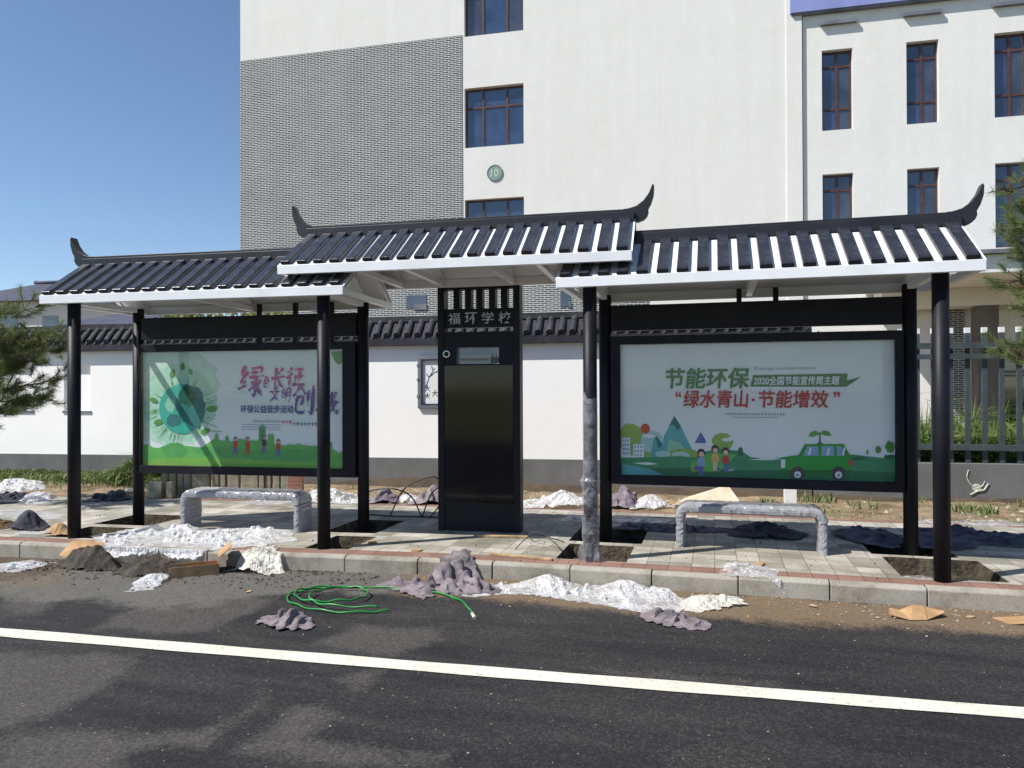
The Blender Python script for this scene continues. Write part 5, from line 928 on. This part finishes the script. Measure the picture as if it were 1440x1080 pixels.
for k in range(5):
    o = MB().box(0, .22, 0, .12, 0, .06).build('red_brick', 'redpaver', bevel=.003); place(o, *(o0+dr*1.86), .065*k, math.atan2(dr[1], dr[0])+.02*k); tag(o, 'pinkish brick in the flat pile at the right end of the slab row', 'brick', 'bricks piled at the end of the slab row')
o = MB().box(-.08, .08, -.03, .03, 0, .42).build('marker_board', 'paper', bevel=.004); place(o, .98, 10.5, -.02, .05); tag(o, 'short white board standing on the soil behind the right bench', 'board')

# ------------------------------------------------------------------ vegetation
def blades(name, n, area, h, w, mat, lean, seed, label=None, kind='stuff', leaf=False):
    r = np.random.default_rng(seed); V = []; Fc = []
    for i in range(n):
        x, y, hh = area(r); a = r.uniform(0, 2*PI); hh *= r.uniform(.55, 1); ww = w*r.uniform(.6, 1.2); l_ = lean*hh*r.uniform(.2, 1); dx, dy = math.cos(a)*l_, math.sin(a)*l_
        ox, oy = -math.sin(a)*ww, math.cos(a)*ww; z0 = .0
        if leaf: z0 = hh*r.uniform(.1, .9); hh = z0+r.uniform(.04, .11)
        b = len(V); V += [(x-ox, y-oy, z0), (x+ox, y+oy, z0), (x+ox+dx*.4, y+oy+dy*.4, z0+(hh-z0)*.55), (x-ox+dx*.4, y-oy+dy*.4, z0+(hh-z0)*.55), (x+dx, y+dy, hh)]
        Fc += [(b, b+1, b+2, b+3), (b+3, b+2, b+4)]
    o = raw(name, V, Fc, mat); return tag(o, label, None, None, kind)
def warea(r):
    x = r.uniform(-14, -8.6); c = (.25+.75*math.exp(-((x+9.6)/.75)**2))*(.45+.75*float(vnoise(x*1.7, 2, 3))); y = 11.05+.035*(x+5)-abs(r.normal(0, .42)); return x, min(y, 10.85+.035*(x+5)), .10+.85*c*c*max(.25, 1-(11-y)*.8)
blades('weeds', 2400, warea, 1, .012, 'weed', .5, 1); blades('weed_leaves', 4200, warea, 1, .014, 'weed', 1.4, 2, leaf=True)
def warea2(r):
    x = r.uniform(.6, 4.5); y = r.uniform(9.75, 11.2); k = float(vnoise(x*2.2, y*2.2, 7)); return x, y, (.16 if k > .62 else .02)
blades('verge_weeds', 1500, warea2, 1, .010, 'weed', .8, 3)
def rarea(r):
    x = r.uniform(1.2, 12); y = 11.85+.035*(x+5)+abs(r.normal(0, 1))*1.3; return x, y, (.72+.5*float(vnoise(x*1.6, y*1.6, 3))+.16*(y-11.8))
blades('tall_grass', 9000, rarea, 1, .013, 'reed', .4, 4); blades('tall_grass_leaves', 26000, rarea, 1, .018, 'reed', 1.0, 5, leaf=True)

def pine(name, loc, h, branches, seed, label, nn=80, spread=.34):
    r = random.Random(seed); t = empty(name, loc, 0, label, 'tree', 'young pine trees')
    wob = [(.03*math.sin(i*1.3), .03*math.cos(i*1.7), h*i/8) for i in range(9)]; MB().tube(spline(wob, 4), .075, 12, .012).build('trunk', 'bark', t)
    V = []; Fc = []; mi = []; bm = MB()
    def tuft(p, d, L, dry):
        d = d.normalized(); s = d.orthogonal().normalized(); u = d.cross(s)
        for k in range(nn):
            f = k/nn; b0 = p-d*L*(1-f)*1.25; a = r.uniform(0, 2*PI); o_ = (s*math.cos(a)+u*math.sin(a)); q = (d*r.uniform(.35, 1.0)+o_*r.uniform(.5, 1)+Vector((0, 0, .12))).normalized()
            ln = r.uniform(.08, .14); w = q.cross(Vector((r.uniform(-1, 1), r.uniform(-1, 1), r.uniform(-1, 1)))).normalized()*.0026; i0 = len(V)
            V.extend([b0-w, b0+w, b0+q*ln]); Fc.append((i0, i0+1, i0+2)); mi.append(1 if dry else 0)
    for (dx, dy, z0, z1) in branches:
        a = Vector((0, 0, z0)); e = Vector((dx, dy, z1)); L = (e-a).length
        pts = [a.lerp(e, k/6)+Vector((r.uniform(-.03, .03), r.uniform(-.03, .03), -.06*math.sin(PI*k/6)+r.uniform(-.02, .02))) for k in range(7)]; bm.tube(pts, .011, 6, .004)
        for k in range(2, 7):
            for _ in range(4 if k < 6 else 6):
                p = pts[k]; dd = ((e-a).normalized()*r.uniform(.4, 1)+Vector((r.uniform(-1, 1), r.uniform(-1, 1), r.uniform(-.5, .9)))*.75).normalized(); q = p+dd*r.uniform(.10, spread)
                bm.tube([p, p.lerp(q, .5)+Vector((0, 0, -.01)), q], .005, 5, .003); tuft(q, dd+Vector((0, 0, .35)), r.uniform(.09, .17), r.random() < .12)
    bm.build('limbs', 'bark', t); raw('crown', V, Fc, ['needle', 'needledry'], t, mi=mi)
rr = random.Random(11)
bl_ = [(rr.uniform(.65, 1.2)*math.cos(a), rr.uniform(.4, .9)*math.sin(a), z, z+rr.uniform(-.05, .25)) for z in np.linspace(1.30, 2.7, 18) for a in [rr.uniform(-.9, .9)]]+[(rr.uniform(.4, .9)*math.cos(a), rr.uniform(.4, .9)*math.sin(a), z, z+rr.uniform(0, .3)) for z in np.linspace(1.4, 2.8, 12) for a in [rr.uniform(1.2, 5)]]
pine('pine_tree', (-9.95, 7.9, 0), 3.1, bl_, 3, 'bushy young pine tree at the left edge in front of the white wall')
bl_ = [(-rr.uniform(.45, .80)*math.cos(a), rr.uniform(.3, .7)*math.sin(a), z, z+rr.uniform(0, .3)) for z in np.linspace(1.6, 3.4, 19) for a in [rr.uniform(-.8, .8)]]+[(rr.uniform(.4, .9)*math.cos(a), rr.uniform(.4, .9)*math.sin(a), z, z+rr.uniform(0, .3)) for z in np.linspace(1.6, 3.4, 10) for a in [rr.uniform(-1.4, 1.4)]]
pine('pine_tree', (3.80, 8.6, 0), 3.75, bl_, 5, 'tall young pine tree at the right edge beside the shelter roof')

# trees and old houses beyond the wall
def leafy(loc, n, rx, rz, zc, seed, label, mat='willow'):
    r = np.random.default_rng(seed); t = empty('leafy_tree', loc, 0, label, 'tree', 'trees beyond the wall'); MB().tube([(0, 0, 0), (.1, 0, zc*.6), (0, .1, zc)], .12, 8, .05).build('trunk', 'bark', t)
    C = r.normal(0, 1, (60, 3)); C /= np.linalg.norm(C, axis=1)[:, None]; C *= r.uniform(.4, 1, (60, 1)); V = []; Fc = []
    for i in range(n):
        c = C[r.integers(60)]*np.array([rx, rx, rz])+r.normal(0, .16, 3)*np.array([rx, rx, rz]); u = r.normal(0, 1, 3); u /= np.linalg.norm(u); v = np.cross(u, r.normal(0, 1, 3)); v /= np.linalg.norm(v); s = r.uniform(.05, .10); b = len(V); c[2] += zc
        V += [c-u*s, c+v*s*.45, c+u*s, c-v*s*.45]; Fc.append((b, b+1, b+2, b+3))
    raw('crown', [tuple(x) for x in V], Fc, mat, t)
leafy((-11.4, 16.5, 0), 5200, 1.6, 1.1, 2.55, 3, 'pale green round tree beyond the wall above the globe poster')
leafy((-15.2, 18.5, 0), 4200, 1.2, .9, 3.1, 4, 'small pale green tree beyond the wall near the leftmost post')
def oldhouse(loc, rz, w, d, hw, hr, label, wallm):
    t = empty('old_house', loc, rz, label, 'house', 'houses beyond the wall'); MB().box(-w/2, w/2, 0, d, 0, hw).build('wall', wallm, t)
    r_ = MB(); e = .5; v = [r_.b.verts.new(p) for p in ((-w/2-e, -e, hw), (w/2+e, -e, hw), (w/2+e, d+e, hw), (-w/2-e, d+e, hw), (-w/2+d*.35, d/2, hw+hr), (w/2-d*.35, d/2, hw+hr))]
    for f in ((0, 1, 5, 4), (2, 3, 4, 5), (1, 2, 5), (3, 0, 4), (3, 2, 1, 0)): r_.b.faces.new([v[i] for i in f])
    r_.build('roof', 'fardark', t); rg_ = MB(); rg_.tube([(-w/2+d*.35-.2, d/2, hw+hr+.1), (-w/2+d*.35, d/2, hw+hr+.05), (w/2-d*.35, d/2, hw+hr+.05)], .12, 8); rg_.build('ridge', 'fardark', t)
    for x in np.arange(-w/2+1, w/2-1, 2.4):
        wd_ = MB().box(x, x+.9, -.03, .05, hw-2.2, hw-.8).build('window', 'panegrey', t); MB().box(x-.06, x+.96, -.06, .03, hw-2.28, hw-2.2).build('sill', 'lintel', wd_)
oldhouse((-36.6, 31, 0), .12, 7.6, 7, 6.35, 1.5, 'distant white house with a dark hipped roof left of the left shelter', 'farwhite')
oldhouse((-26.8, 28, 0), .1, 4.6, 5, 4.6, 1.0, 'low grey house with a flat dark roof behind the leftmost post', 'fargrey')
